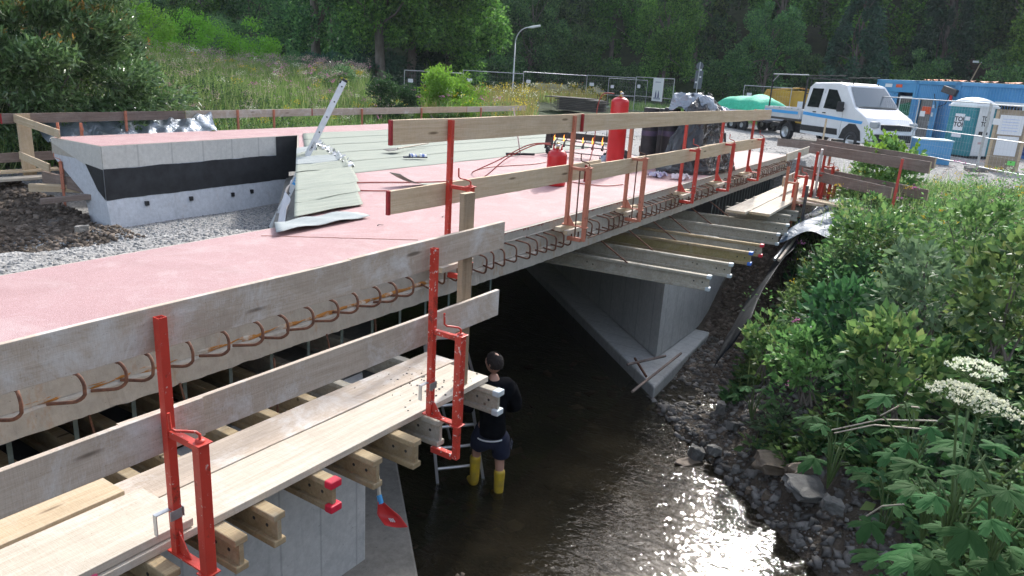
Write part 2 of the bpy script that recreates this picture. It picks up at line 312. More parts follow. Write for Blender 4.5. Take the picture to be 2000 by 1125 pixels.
# ------------------------------------------------------------------ terrain
def smooth(a, b, x):
    t = np.clip((x - a) / (b - a), 0, 1); return t * t * (3 - 2 * t)
_ph = RNG.uniform(0, 6.28, (24, 2)); _dr = RNG.uniform(0, 6.28, 24)
def fbm(x, y, f=1.0, octs=5):
    z = 0 * x
    for o in range(octs):
        for j in range(3):
            i = (o * 3 + j) % 24; c, s_ = math.cos(_dr[i]), math.sin(_dr[i]); q = f * 2 ** o * (1 + .13 * j)
            z = z + np.sin((x * c + y * s_) * q + _ph[i, 0] + 1.7 * np.sin((y * c - x * s_) * q * .7 + _ph[i, 1])) / 2 ** o / 3
    return z
def zt(x, y):
    x = np.asarray(x, float); y = np.asarray(y, float)
    s = .73 * x - .68 * y; d = np.hypot(x, y)
    zr = np.interp(s, [.2, .8, 1.3, 4.1, 4.45, 5.0, 5.8, 7.0, 8.6, 11], [-2.95, -2.95, -3.05, -3.05, -2.64, -2.3, -1.85, -1.25, -.85, -.6])
    zl = np.clip(-(d - 1.0) * 1.05, -2.95, 0)
    z = np.where(s > .5, zr, np.minimum(zl, np.interp(s, [-.5, .7], [0, -2.9])))
    # gap beside the right pier (rubble behind the sheeting)
    nb = np.where(x < 14.5, smooth(1.7, 2.7, y), smooth(2.2, 3.0, y)) * (y < 4.3) * (s > 4.45)
    zp = np.interp(x, [9.6, 12.0, 12.8, 14, 16, 20, 22], [-2.66, -2.64, -2.35, -1.40, -1.15, -.9, -.4])
    z = z * (1 - nb) + zp * nb
    up = y > 4.1
    ch = np.interp(s, [-1.2, -.3, .3, 1, 5.6, 6.2, 6.9], [-3.05, -3.05, -3.05, -3.05, -3.05, -3.05, -1.0])
    z = np.where(up, ch, z)
    # void under the near strips of the slab
    z = np.where((y > 3.9) & (y < 6.05) & (s < -1.1), -1.5, z)
    # left gravel pit and mound
    pit = (s < -.3) & (y > 6.0)
    zg = -.10 - .27 * np.clip(y - 6.8, 0, 9) - .20 * np.clip(x - 4.6, 0, 3)
    zg = np.maximum(zg, -1.45)
    back = np.interp(y, [9.5, 12, 15, 16.8, 18.5], [-1.6, -1.4, -1.25, -.95, -.5])
    zg = np.where(x < 6.9, np.maximum(zg, back * (y > 10) + -1.6 * (y <= 10)), zg)
    z = np.where(pit, zg, z)
    # right fill level with the slab
    z = np.where((s > 6.85) & (y > 6.15), -.07 - .43 * smooth(19, 30, x), z)
    z = np.where((y > 4.2) & (y <= 6.15) & (x > 20.2), -.12 - .38 * smooth(21, 30, x), z)
    z = np.where((y > 4.2) & (y <= 6.15) & (x > 10) & (x <= 20.2) & (s > 6.0), -1.5, z)
    # behind the far edge: bank, hill on the left
    fy = smooth(15.5, 17.5, y)
    hill = np.interp(s, [-14, -8, -4.5, -1.5, 2, 6], [2.6, 1.5, .9, .1, -.6, -.5]) * smooth(16.5, 26, y) - .9 * (1 - smooth(17, 21, y)) * (s < 4)
    z = z * (1 - fy) + hill * fy
    far = smooth(26, 34, d)
    base = -.5 + .75 * np.exp(-(((x - 34) / 9) ** 2 + ((y - 20) / 6) ** 2)) 
    az = np.degrees(np.arctan2(y, x))
    base = np.where(az > 44, np.interp(d, [0, 30, 45, 90], [.6, .9, .2, -1.5]), base)
    z = z * (1 - far) + base * far
    # wooded hillside
    rise = .55 * np.clip(d - 64, 0, 70) * (1 - smooth(44, 52, az)) + .40 * np.clip(d - 130, 0, 260) * smooth(42, 54, az)
    z = z + rise
    n = fbm(x, y, 1.3, 5)
    amp = np.where((s > 4.2) & (y < 4.1), .07, .02) + .16 * ((x < 7) & (y > 11) & (y < 17.5) & (s < -2)) + .3 * smooth(40, 90, d)
    return z + n * amp
def kind_attr(x, y):      # 0 gravel, 1 soil, 2 grass
    s = .73 * x - .68 * y; d = np.hypot(x, y)
    k = np.full(x.shape, 2.0)
    k = np.where((d > 1.5) & (y < 4.1), 1., k); k = np.where((s < -.3) & (y > 6), 0., k)
    k = np.where((x < 6.9) & (y > 11.8 + .3 * np.sin(3 * x)) & (y < 17.3), 1., k)
    k = np.where(y > 17.3, 2., k)
    k = np.where((s > 6.8) & (y > 4) & (y < 14.5) & (x < 50), 0., k); k = np.where((s > 11) & (x > 19) & (y < 13) & (x < 48) & (d < 60), 0., k)
    k = np.where((x > 15) & (x < 50) & (y < .6) & (y > -12), 0., k)
    k = np.where((s > 10) & (x > 9) & (x < 17) & (y < -1.5), 0., k)
    return k + .35 * fbm(x, y, 2, 3) * (k < 2)
def gmat():
    mm = mat('ground_mix', (.2, .2, .2), .9, 0, .2); k = N(mm); v = k.coord(rnd=False)
    at = k.n('Attribute', attribute_name='kind')
    vo = k.n('TexVoronoi'); vo.inputs['Scale'].default_value = 26; k.l(v, vo.inputs['Vector'])
    g = k.ramp(vo.outputs['Color'], [(.1, (.15, .15, .15)), (.5, (.27, .265, .26)), (.9, (.42, .41, .39))])
    g = k.mix(k.ramp(k.noise(v, 1.2, 5), [(.4, (0, 0, 0)), (.7, (.6, .6, .6))]), g, (.33, .315, .29))
    s_ = k.ramp(k.noise(v, 3, 9, .7), [(.3, (.035, .028, .022)), (.55, (.085, .068, .052)), (.8, (.17, .145, .12))])
    gr = k.ramp(k.noise(v, 2, 6), [(.3, (.018, .028, .012)), (.7, (.05, .075, .025))])
    m1 = k.n('MapRange'); m1.inputs['From Min'].default_value = .3; m1.inputs['From Max'].default_value = .7; k.l(at.outputs['Fac'], m1.inputs[0])
    m2 = k.n('MapRange'); m2.inputs['From Min'].default_value = 1.35; m2.inputs['From Max'].default_value = 1.7; k.l(at.outputs['Fac'], m2.inputs[0])
    k.col(k.mix(m2.outputs[0], k.mix(m1.outputs[0], g, s_), gr))
    k.nor(k.bump(vo.outputs['Distance'], .8, .02, k.bump(k.noise(v, 9, 7, .7), .7, .04))); return mm
GROUND = gmat()
def build_ground():
    R_ = np.arange
    xs = np.concatenate([R_(-70, -4, 6), R_(-4, 30, .2), R_(30, 60, 1.), R_(60, 130, 3.), R_(130, 480, 8.)])
    ys = np.concatenate([R_(-236, -8, 8), R_(-8, 30, .2), R_(30, 60, 1.), R_(60, 130, 3.), R_(130, 470, 8.)])
    X, Y = np.meshgrid(xs, ys); Z = zt(X, Y); nx = len(xs)
    V = np.stack([X, Y, Z], -1).reshape(-1, 3); i, j = np.meshgrid(np.arange(nx - 1), np.arange(len(ys) - 1)); a = (j * nx + i).ravel()
    o = npmesh('ground', V, np.stack([a, a + 1, a + 1 + nx, a + nx], 1), GROUND, attr={'kind': kind_attr(V[:, 0], V[:, 1])}, smooth=True); tag(o, kind='structure')
build_ground()

def water():
    mm = mat('stream_water', (.018, .017, .011), .06, 0, .5); k = N(mm); p = k.p; p.inputs['IOR'].default_value = 1.33
    v = k.coord(rnd=False); mp = k.n('Mapping'); mp.inputs['Rotation'].default_value = (0, 0, .82); mp.inputs['Scale'].default_value = (1, .38, 1); k.l(v, mp.inputs[0])
    b = k.bump(k.noise(mp.outputs[0], 26, 3, .55, 1.8), .25, .004, k.bump(k.noise(mp.outputs[0], 9, 2, .5, 2.0), .6, .0155))
    k.nor(b)
    k.col(k.ramp(k.noise(v, 1.1, 4), [(.35, (.015, .015, .011)), (.7, (.040, .033, .021))]))
    tr = k.n('BsdfTransparent'); tr.inputs[0].default_value = (.75, .68, .50, 1)
    mx = k.n('MixShader'); mx.inputs[0].default_value = .45
    # transparent only below the fresnel reflection: keep gloss on top
    gl = k.n('BsdfGlossy'); gl.inputs['Roughness'].default_value = .05; k.l(b, gl.inputs['Normal'])
    fr = k.n('Fresnel'); fr.inputs['IOR'].default_value = 1.33; k.l(b, fr.inputs['Normal'])
    dif = k.n('BsdfDiffuse'); k.l(p.inputs['Base Color'].links[0].from_socket, dif.inputs[0])
    m1 = k.n('MixShader'); m1.inputs[0].default_value = .5; k.l(dif.outputs[0], m1.inputs[1]); k.l(tr.outputs[0], m1.inputs[2])
    m2 = k.n('MixShader'); k.l(fr.outputs[0], m2.inputs[0]); k.l(m1.outputs[0], m2.inputs[1]); k.l(gl.outputs[0], m2.inputs[2])
    k.l(m2.outputs[0], k.t.nodes['Material Output'].inputs[0])
    def pt(u, t):
        s = -1.0 + 9.0 * u; q = -14 + 62 * t
        return (.73 * s + .68 * q, -.68 * s + .73 * q, -2.7)
    o = MB().grid(pt, 8, 40).build('stream_water', mm); tag(o, kind='structure')
water()

# ------------------------------------------------------------------ leaf / plant generators
def unit(v): return v / np.maximum(np.linalg.norm(v, axis=-1, keepdims=True), 1e-6)
def leaves(P, Nn, L, W, fold=.25, droop=None):
    """folded rhombic leaves: P (n,3) base, Nn (n,3) direction of the leaf, L, W sizes -> V, F (tris)"""
    n = len(P); D = unit(Nn); r = RNG.normal(size=(n, 3)); S = unit(np.cross(D, r)); U = np.cross(D, S)
    L = np.broadcast_to(L, (n,))[:, None]; W = np.broadcast_to(W, (n,))[:, None]
    a = P; tip = P + D * L; mid = P + D * L * .45
    l = mid + S * W * .5 + U * W * fold; rr = mid - S * W * .5 + U * W * fold
    V = np.stack([a, l, tip, rr], 1).reshape(-1, 3); i = np.arange(n)[:, None] * 4
    return V, np.concatenate([i + [0, 1, 2], i + [0, 2, 3]], 0)
def merge(parts):
    V = []; F = []; M = []; off = 0
    for v, f, mi in parts:
        if len(v) == 0: continue
        V.append(v); F.append(f + off); M.append(np.full(len(f), mi)); off += len(v)
    return np.concatenate(V), np.concatenate(F), np.concatenate(M)
def crown_pts(n, K, rad, shell=.55, lumps=.28, flat=.0):
    """clumped points within an ellipsoid of radii rad, centre 0"""
    c = unit(RNG.normal(size=(K, 3))) * (shell + (1 - shell) * RNG.random((K, 1)) ** .6)
    c *= RNG.uniform(.8, 1.12, (K, 1)); k = RNG.integers(0, K, n); sz = RNG.uniform(.5, 1.3, K) * lumps
    off = unit(RNG.normal(size=(n, 3))) * (RNG.random((n, 1)) ** .45) * sz[k][:, None]
    off[:, 2] *= .7
    p = (c[k] + off) * np.array(rad)
    nrm = unit(off * 1.2 + unit(c[k]) * .5 + np.array([0, 0, .25]) + RNG.normal(size=(n, 3)) * .45)
    return p, nrm, c * np.array(rad)
def limb_mesh(mb, p0, p1, r0, r1, seg=5, wob=.12):
    p0 = Vector(p0); p1 = Vector(p1); L = (p1 - p0).length; pts = []
    for i in range(seg + 1):
        t = i / seg; q = p0.lerp(p1, t)
        if 0 < i < seg: q += Vector((random.uniform(-1, 1), random.uniform(-1, 1), random.uniform(-.5, .5))) * L * wob * .4
        q.z += L * .08 * math.sin(t * PI); pts.append(q)
    mb.tube(pts, [r0 + (r1 - r0) * i / seg for i in range(seg + 1)], 7)
def tree_proto(name, label, h, rad, n, lsz, lm, trunk_r=.22, crown_z=.55, K=46, lean=0, conic=False, lumps=.28, shell=.55):
    t = thing(name, label, 'tree', (0, 0, -500))
    cz = h * crown_z; R = (rad, rad, h * (1 - crown_z) * 1.02)
    P, D, cen = crown_pts(n, K, R, shell, lumps)
    if conic:
        f = np.clip(1.15 - (P[:, 2] + R[2]) / (2 * R[2]), .08, 1) * 1.25; P[:, :2] *= f[:, None]; D[:, 2] -= .5
        fc = np.clip(1.15 - (cen[:, 2] + R[2]) / (2 * R[2]), .08, 1) * 1.25; cen[:, :2] *= fc[:, None]
    P[:, 2] += cz; V, F = leaves(P, D, RNG.uniform(.7, 1.3, n) * lsz, RNG.uniform(.5, .8, n) * lsz * 1.0)
    npmesh('crown', V, F, lm, parent=t)
    mb = MB(); top = Vector((lean, 0, h * .9)); pts = [Vector((0, 0, -.6))]
    for i in range(1, 8): q = i / 7; pts.append(Vector((lean * q + random.uniform(-.12, .12) * q * 2, random.uniform(-.12, .12) * q * 2, h * .9 * q)))
    mb.tube(pts, [trunk_r * (1.25 - 1.15 * i / 7) for i in range(8)], 9)
    for c in cen[:: max(1, len(cen) // 16)]:
        a = random.uniform(.3, .75); k = min(int(a * 7), 6); limb_mesh(mb, pts[k], (c[0] * .85, c[1] * .85, c[2] + cz), trunk_r * .32, trunk_r * .06)
    mb.build('trunk', BARK, t); return t

# ------------------------------------------------------------------ the bridge
bridge = thing('road_bridge', 'unfinished concrete road bridge with pink sealed deck and bare rebar loops along its edge', 'bridge')
DECK = [(-4, 4.2), (7, 4.25), (20.1, 4.62), (20.1, 6.1), (14.9, 6.1), (21.5, 13.4), (27, 13.7), (27, 15.5), (7.0, 14.75), (7.0, 13.05), (11.6, 13.35), (5.15, 6.0), (-4, 5.85)]
def edgeY(x): return 4.25 if x < 7 else 4.25 + (x - 7) * .0282
from mathutils.geometry import tessellate_polygon
def flat_tris(poly, z):
    tr = tessellate_polygon([[Vector((x, y, 0)) for x, y in poly]]); out = []
    for t in tr:
        p, q, r = [poly[i] for i in t]; out.append(t if (q[0] - p[0]) * (r[1] - p[1]) - (q[1] - p[1]) * (r[0] - p[0]) > 0 else t[::-1])
    return [(x, y, z) for x, y in poly], [tuple(t) for t in out]
def slab(poly, z0, z1):
    m_ = MB(); v, f = flat_tris(poly, z1); m_.add(v, f); v, f = flat_tris(poly, z0); m_.add(v, [t[::-1] for t in f]); n = len(poly)
    for i in range(n):
        a, b = poly[i], poly[(i + 1) % n]; m_.add([(*a, z0), (*b, z0), (*b, z1), (*a, z1)], [(0, 1, 2, 3)])
    return m_
slab(DECK, -.30, -.004).build('deck_slab', CONCF, bridge)
# the pink sealing stops a little short of the outer edge, with a ragged rim
def inset_strip():
    pts = []
    for x in np.arange(-4, 20.05, .12): pts.append((x, edgeY(x) + .035 + .018 * abs(fbm(np.array(x * 1.), np.array(0.), 9, 3))))
    pts += [(20.06, 6.06), (14.85, 6.06), (21.45, 13.44), (26.9, 13.74), (26.9, 15.44), (7.02, 14.70), (7.02, 13.08), (11.66, 13.38), (5.2, 5.97), (-4, 5.83)]
    return pts
mb = MB(); mb.add(*flat_tris([(float(x), float(y)) for x, y in inset_strip()], 0)); mb.build('pink_sealing', PINK, bridge)
# lower slab edge, kicked out below the cast-in loops
mb = MB()
def low(u, v):
    x = -4 + 24.1 * u; y = edgeY(x); prof = [(0, -.296), (-.035, -.305), (-.045, -.315), (-.05, -.45), (.12, -.455), (1.9, -.455)]
    q = prof[min(int(round(v * 5)), 5)]; j = .004 * float(fbm(np.array(x), np.array(v * 7.), 23, 4))
    return (x, y + q[0] + j * (q[0] < 0), q[1] + j * .8)
mb.grid(low, 700, 5, smooth=False); mb.build('slab_soffit', CONCF, bridge)
# loops
def loop_a():      # near the camera: the lower leg is bent aside along the slab edge
    pts = [(0.0, .03, -.125), (0.0, -.125, -.14)]
    for k in range(5): q = PI / 2 * k / 4; pts.append((0.004, -.125 - .065 * math.sin(q), -.205 + .065 * math.cos(q)))
    for k in range(1, 6): q = PI / 2 * k / 5; pts.append((.004 - .035 * math.sin(q) * q, -.19 + .045 * (1 - math.cos(q)), -.235 - .055 * math.sin(q)))
    pts += [(-.13, -.045, -.296)]; return pts
def loop_b():
    pts = [(0, .03, -.105), (0, -.11, -.125)]
    for k in range(5): q = PI / 2 * k / 4; pts.append((0, -.11 - .05 * math.sin(q), -.175 + .05 * math.cos(q)))
    for k in range(5): q = PI / 2 * k / 4; pts.append((0, -.16 + .035 * (1 - math.cos(q)), -.265 - .035 * math.sin(q)))
    pts += [(0, .0, -.285)]; return pts
xs = [1.44 + .243 * k for k in range(15)] + [5.1 + .2 * k for k in range(75)]
pa = pb = None
for i, x in enumerate(xs):
    src = pa if x < 5 else pb
    if src is None:
        o = MB().tube(loop_a() if x < 5 else loop_b(), .0105 if x < 5 else .0095, 8).build('rebar_loop', RUST, bridge)
        if x < 5: pa = o
        else: pb = o
    else: o = src.copy(); C.objects.link(o); o.parent = bridge
    o.location = (x + random.uniform(-.03, .03), edgeY(x), random.uniform(-.01, .01)); o.rotation_euler = (random.uniform(-.06, .06), random.uniform(-.05, .05), random.uniform(-.2, .2)); o.scale = (1, random.uniform(.9, 1.12), 1)
# a mortar ridge where the loops leave the concrete, and rusty mortar along the lower kink
def ridge(zc, x0, x1, w_, dep, mm, name, seed):
    mb = MB(); n = int((x1 - x0) / .035)
    def f(u, v):
        x = x0 + (x1 - x0) * u; k = .55 + .45 * float(fbm(np.array(x + seed), np.array(v * 2.), 16, 4)); e = 1 if 0 < v < 1 else 0
        return (x, edgeY(x) - .003 - dep * e * max(0, k), zc + w_ * (v - .5) * (1 + .5 * float(fbm(np.array(x * 1.), np.array(seed + 3. * (v > .5)), 14, 3))))
    mb.grid(f, n, 4); mb.build(name, mm, bridge)
ridge(-.105, 4.9, 20, .02, .014, CONCF, 'mortar_ridge', 3)
ridge(-.288, -1, 5.2, .05, .030, RUSTY, 'rusty_mortar', 5); ridge(-.29, 5.2, 20, .02, .016, CONCF, 'mortar_ridge', 8)
mb = MB()
for i in range(520):
    x = 4.7 + i * .03; h = .006 + .03 * random.random() ** 2.5 * (1 if math.sin(3 * x) > -.3 else .3); y = edgeY(x) - .0035; mb.add([(x, y, -.004), (x + .031, y, -.004), (x + .024, y, -.004 - h), (x + .008, y, -.004 - h * random.uniform(.5, 1))], [(0, 3, 2, 1)])
mb.build('red_drips', two('dark_red_drip', (.20, .055, .05), (.30, .10, .09), 20, .8), bridge)
mb = MB(); mb.tube([(8.2, edgeY(8.2) - .15, -.30), (14, edgeY(14) - .15, -.292), (20, edgeY(20) - .15, -.30)], .007, 6); mb.tube([(8.8, edgeY(8.8) - .17, -.125), (20, edgeY(20) - .17, -.12)], .007, 6)
mb.build('longitudinal_rebar', RUST, bridge)
# dark void behind the platforms, hung ties and bars
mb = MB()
mb.box((-.2, 5.3, -1.0), (8.4, .08, 1.1)); mb.build('void_shade_wall', BLACKW, bridge)  # black wall stands in for the shade of the void under the slab
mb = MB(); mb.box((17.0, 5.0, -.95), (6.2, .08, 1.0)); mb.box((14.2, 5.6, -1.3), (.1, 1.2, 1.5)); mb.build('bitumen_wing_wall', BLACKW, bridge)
for k in range(16):
    x = .95 + .375 * k; MB().box((x, 4.47, -.74), (.028, .006, .62)).build('hanging_tie', TEAL, bridge)
for k in range(22):
    x = 14.5 + .24 * k; MB().box((x, edgeY(x) + .16, -.74), (.02, .006, .62)).build('hanging_tie', TEAL, bridge)
for x, y, z, dx, dy in [(2.62, 4.2, -.7, .05, -.05), (3.9, 4.2, -.66, .04, -.04), (4.55, 4.3, -.6, .03, 0), (2.05, 4.25, -.74, .05, -.03), (3.3, 4.1, -.75, -.02, -.05)]:
    MB().tube([(x, y, -.44), (x + dx, y + dy, z - .12)], .008, 6).build('hanging_bar', RUST, bridge)
for x, l in [(8.85, .27), (9.8, .27), (10.75, .27), (11.45, .27), (12.55, .27), (13.6, .27)]:
    MB().tube([(x, edgeY(x) - .01, -.44), (x + .08, edgeY(x) - .42, -.44 - l)], .011, 6).build('hanging_bar', RUST, bridge)
# abutments: skewed walls, wing walls, footings
e_ = np.array([.68, .733]); 
def skewpoly(x, y, L, tw): return [(x, y), (x + e_[0] * L, y + e_[1] * L), (x + e_[0] * L + tw, y + e_[1] * L), (x + tw, y)]
mb = MB()
mb.prism([(-4, 3.9), (4.03, 3.9), (4.03 + e_[0] * .5, 3.9 + e_[1] * .5), (4.03 - .2, 4.26), (-4, 4.26)], -2.6, -.93)
mb.build('wing_wall', CONC, bridge, bevel=.012)
mb = MB(); mb.prism([(3.9, 4.2), (4.45, 4.35), (4.45 + e_[0] * 12.5, 4.35 + e_[1] * 12.5), (2.9 + e_[0] * 12.5, 4.35 + e_[1] * 12.5), (2.9, 4.27)], -2.95, -.93)
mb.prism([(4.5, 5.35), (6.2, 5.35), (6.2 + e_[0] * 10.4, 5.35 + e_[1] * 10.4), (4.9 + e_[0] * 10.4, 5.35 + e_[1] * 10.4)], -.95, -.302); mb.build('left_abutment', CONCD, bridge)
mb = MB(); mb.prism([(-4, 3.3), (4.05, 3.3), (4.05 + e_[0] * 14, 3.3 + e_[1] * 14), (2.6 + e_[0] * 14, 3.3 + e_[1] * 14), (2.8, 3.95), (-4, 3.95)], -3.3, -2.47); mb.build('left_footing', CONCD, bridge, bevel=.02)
mb = MB()
def pierwall(u, v):      # right wing wall: its lower right corner is cut in an arc
    x = 10.4 + 3.9 * u; zb = -2.5 + 1.3 * max(0, (u - .45) / .55) ** 1.8; zz = zb + (-.95 - zb) * v; return (x, 3.88 + .03 * u, zz)
mb.grid(pierwall, 24, 6, smooth=False)
mb.add([(10.4, 3.88, -2.5), (10.4, 3.88, -.95), (10.4 + e_[0] * 13, 3.88 + e_[1] * 13, -.95), (10.4 + e_[0] * 13, 3.88 + e_[1] * 13, -2.5)], [(0, 1, 2, 3)])
mb.add([(10.4, 3.88, -.95), (14.3, 3.91, -.95), (14.3, 4.4, -.95), (14.3 + e_[0] * 12, 4.4 + e_[1] * 12, -.95), (10.4 + e_[0] * 13, 3.88 + e_[1] * 13, -.95)], [(0, 1, 2, 3, 4)])
mb.build('right_abutment', CONC, bridge)
mb = MB(); mb.prism([(9.34, 3.46), (13.6, 3.72), (14.4, 4.3), (14.4 + e_[0] * 13, 4.3 + e_[1] * 13), (9.34 + e_[0] * 14, 3.46 + e_[1] * 14)], -3.3, -2.52); mb.build('right_footing', CONC, bridge, bevel=.03)
mb = MB(); mb.prism([(12.2, 5.4), (20, 5.4), (20, 6), (14.9 + 5.4, 12), (12.2 + 5.4, 11.3)], -.96, -.302); mb.build('right_back_wall', BLACKW, bridge)  # coloured black for the darkness into which the far beams vanish
# left wing beyond the gravel pit: concrete beam, bitumen band, pale wall
WY0, WY1 = 13.05, 13.35
def wy(x): return WY0 + (x - 7.0) * (.30 / 4.6)
def strip(name, mm, zt_, zb_, off, x0=7.0, x1=11.3, parent=bridge, wob=0):
    mb = MB()
    def f(u, v):
        x = x0 + (x1 - x0) * u; z = (zt_ if v > .5 else zb_) + (wob * float(fbm(np.array(x * 1.), np.array(0. if v > .5 else 3.), 5, 4)) if wob else 0)
        return (x, wy(x) - off, z)
    mb.grid(f, 60, 1, smooth=False); mb.build(name, mm, parent)
mb = MB(); mb.prism([(7.0, -.002), (7.0, -.44), (7.0, -.44), (7.0, -.01)], 0, 1) if False else None
mb = MB()      # profile of the wing seen from its end, extruded along x
prof = [(14.72, -.302), (14.72, -.34), (13.40, -.93), (13.05, -1.05), (12.98, -1.55), (13.6, -1.55), (13.6, -.302)]
fn = lambda a, b, c: (c, a + (c - 7.0) * .065 - (.0 if b > -1 else 0), b)
mb.prism([(13.05, -.302), (13.05, -.93), (12.9, -1.6), (13.6, -1.6), (13.75, -.93), (14.72, -.36), (14.72, -.302)], 7.0, 11.3, fn=fn)
mb.build('left_wing_wall', CONCB, bridge)
strip('wing_edge_beam', CONCW, -.004, -.40, .004, wob=.0)
mb = MB(); mb.add([(6.996, 14.75, -.004), (6.996, 13.05, -.004), (6.996, 13.05, -.42), (6.996, 13.4, -.44), (6.996, 14.72, -.10)], [(0, 1, 2, 3, 4)]); mb.build('wing_end_face', CONCW, bridge)
mb = MB(); mb.add([(6.994, 13.62, -.36), (6.994, 13.05, -.41), (6.994, 13.05, -.95), (6.994, 13.28, -.80)], [(0, 1, 2, 3)]); mb.build('wing_end_bitumen', BLACKW, bridge)
strip('bitumen_band', BLACKW, -.405, -.95, .012, wob=.012)
strip('bitumen_corner_patch', BLACKW, -.006, -.45, .014, 10.95, 11.75)
strip('bitumen_corner_patch', BLACKW, -.42, -.80, .016, 11.1, 11.8)
for x, z in [(7.75, -1.08), (8.7, -1.1), (9.7, -1.13), (10.2, -1.12)]:
    MB().box((x, wy(x) - .035, z), (.07, .08, .08)).build('cone_plug', BLK, bridge)
# skewed face below the flap
mb = MB(); mb.add([(5.18, 6.02, -.02), (11.6, 13.33, -.02), (11.6, 13.33, -1.6), (5.18, 6.02, -1.6)], [(0, 1, 2, 3)]); mb.build('skew_end_face', CONCB, bridge)
# slated membrane laid in strips across the deck
SL = (11.6 - 5.15) / (13.35 - 6.0)
def skx(y): return 5.15 + (y - 6.0) * SL
k = 0
for k in range(5):
    y0 = 8.30 + k * 1.0; y1 = y0 + 1.06; 
    def f(u, v, y0=y0, y1=y1, k=k):
        y = y0 + (y1 - y0) * v; xa = skx(y) + .25; xb = 16.4 + (y - 8.0) * SL - (.5 if k < 2 else 0) + .25 * math.sin(9 * y); x = xa + (xb - xa) * u
        return (x, y + .03 * float(fbm(np.array(x), np.array(y * 0 + k), 2, 3)) * (v in (0, 1)) + .02 * (y - 8), .004 + .0045 * k + .006 * max(0, float(fbm(np.array(x), np.array(y), 2.2, 3))))
    MB().grid(f, 60, 8).build('membrane_strip', MEMB, bridge, solid=.004)
# wrinkled membrane flaps turned over the skewed edge
for k in range(8):
    y0 = 6.2 + k * .62; y1 = y0 + .66
    def f(u, v, y0=y0, y1=y1, k=k):
        y = y0 + (y1 - y0) * v; wdt = [1.15, 1.2, 1.25, 1.25, 1.2, 1.1, .95, .6][k]
        x = skx(y) - .06 + wdt * u; wr = .018 * math.sin(34 * y + 3 * math.sin(2 * x)) * (.35 + .65 * abs(math.sin(PI * u * .9 + .2)))
        lift = (.05 * abs(math.sin(21 * y)) if (k > 3 and u > .9) else 0)
        return (x, y + (u - .5) * .12, .022 + .006 * (k % 3) + wr * (.7 if k < 4 else 1.3) + lift + .01)
    MB().grid(f, 20, 24).build('membrane_flap', MEMB if k < 4 else (MEMBS if k % 2 else MEMB), bridge, solid=.004)
def sil(u, v):
    y = 8.7 + 3.0 * u; x = skx(y) + [1.12, 1.0][0] - (y - 8.7) * .22 + .10 * v + .05 * math.sin(30 * y); return (x, y, .05 + .05 * math.sin(24 * y) * v + .02 * math.sin(51 * y))
MB().grid(sil, 120, 2).build('foil_edge', foil('silver_foil_edge', (.38, .40, .42), .45, .02, .6, .2), bridge)
mb = MB()
def fl(u, v): x = 4.95 + 1.0 * u; y = 5.62 + .45 * v + .25 * u * (1 - v) * .3; return (x - .35 * (1 - v) * (1 - u), y, .02 + .02 * math.sin(7 * x + 5 * y) ** 2 + .03 * (1 - u) * (1 - v))
MB().grid(fl, 14, 8).build('membrane_flap', MEMBS, bridge, solid=.004)
# white fleece hanging off the skewed edge into the pit
def fle(u, v):
    s_ = 2.1 * u; x = 5.9 + .66 * s_; y = 6.85 + .75 * s_; d = v * (.95 + .35 * math.sin(5 * u)); return (x - .08 - .16 * d + .05 * math.sin(8 * u + 3 * v), y + .06 + .20 * d, -.03 - 1.1 * d + .06 * math.sin(11 * u * v))
o = MB().grid(fle, 24, 12).build('fleece_sheet', PAPERG); tag(o, 'crumpled white fleece hanging from the bridge end behind the leaning ladder', 'fleece')
# construction joint line and crack dirt on the pink surface
mb = MB()
for i in range(60):
    t = i / 59; x = 4.55 + .95 * t; y = 5.75 - 1.1 * t; mb.box((x + .006 * math.sin(i), y, .002), (.03, .012 + .008 * random.random(), .003), Matrix.Rotation(-.86, 3, 'Z'))
mb.build('surface_joint', two('joint_dirt', (.2, .08, .06), (.35, .16, .13), 9, .9), bridge)

# ------------------------------------------------------------------ timber boards
def board(p0, p1, h, t, label, group, mm=WOODG, name='guard_board', cat='board', red=None, up=None, bev=.003, ends=WOODY):
    """plank from p0 to p1 (points on its top edge), height h along up, thickness t"""
    p0 = Vector(p0); p1 = Vector(p1); d = (p1 - p0); L = d.length; d.normalize(); zz = Vector(up) if up else Vector((0, 0, 1))
    zz = (zz - d * zz.dot(d)).normalized(); yy = zz.cross(d); nseg = max(2, int(L / .35)); vs = []; b = []
    ph = random.uniform(0, 9); am = random.uniform(.3, 1)
    for i in range(nseg + 1):
        x = L * i / nseg; wv = .004 * math.sin(x * 1.7 + ph) * am; wt = .002 * math.sin(x * 4.1 + ph)
        for yo, zo in ((-t / 2, -h), (t / 2, -h), (t / 2, 0), (-t / 2, 0)): b.append((x, yo + wv, zo + wt * (1 if zo == 0 else -1) + .0015 * random.uniform(-1, 1)))
    M_ = MB(); fs = [(i * 4 + k, (i + 1) * 4 + k, (i + 1) * 4 + (k + 1) % 4, i * 4 + (k + 1) % 4) for i in range(nseg) for k in range(4)]
    M_.add(b, fs); M_.add(b[:4], [(0, 1, 2, 3)], 1); M_.add(b[-4:], [(3, 2, 1, 0)], 2)
    if red:
        for e in red:
            xx = 0 if e == 0 else L; M_.box((xx + (.006 if e == 0 else -.006), .004 * math.sin(xx * 1.7 + ph) * am, -h / 2), (.026, t + .003, h + .003), mi=3)
    o = M_.build(name, [mm, ends, ends, REDEND], bevel=bev); me = o.data
    o.matrix_world = Matrix((( d.x, yy.x, zz.x, p0.x), (d.y, yy.y, zz.y, p0.y), (d.z, yy.z, zz.z, p0.z), (0, 0, 0, 1)))
    return tag(o, label, cat, group)
GR1 = 'guard boards of the near platform'
board((-.6, 3.035, .535), (3.0, 3.035, .545), .205, .03, 'grey weathered guard board, upper one behind the nearest red clamp', GR1)
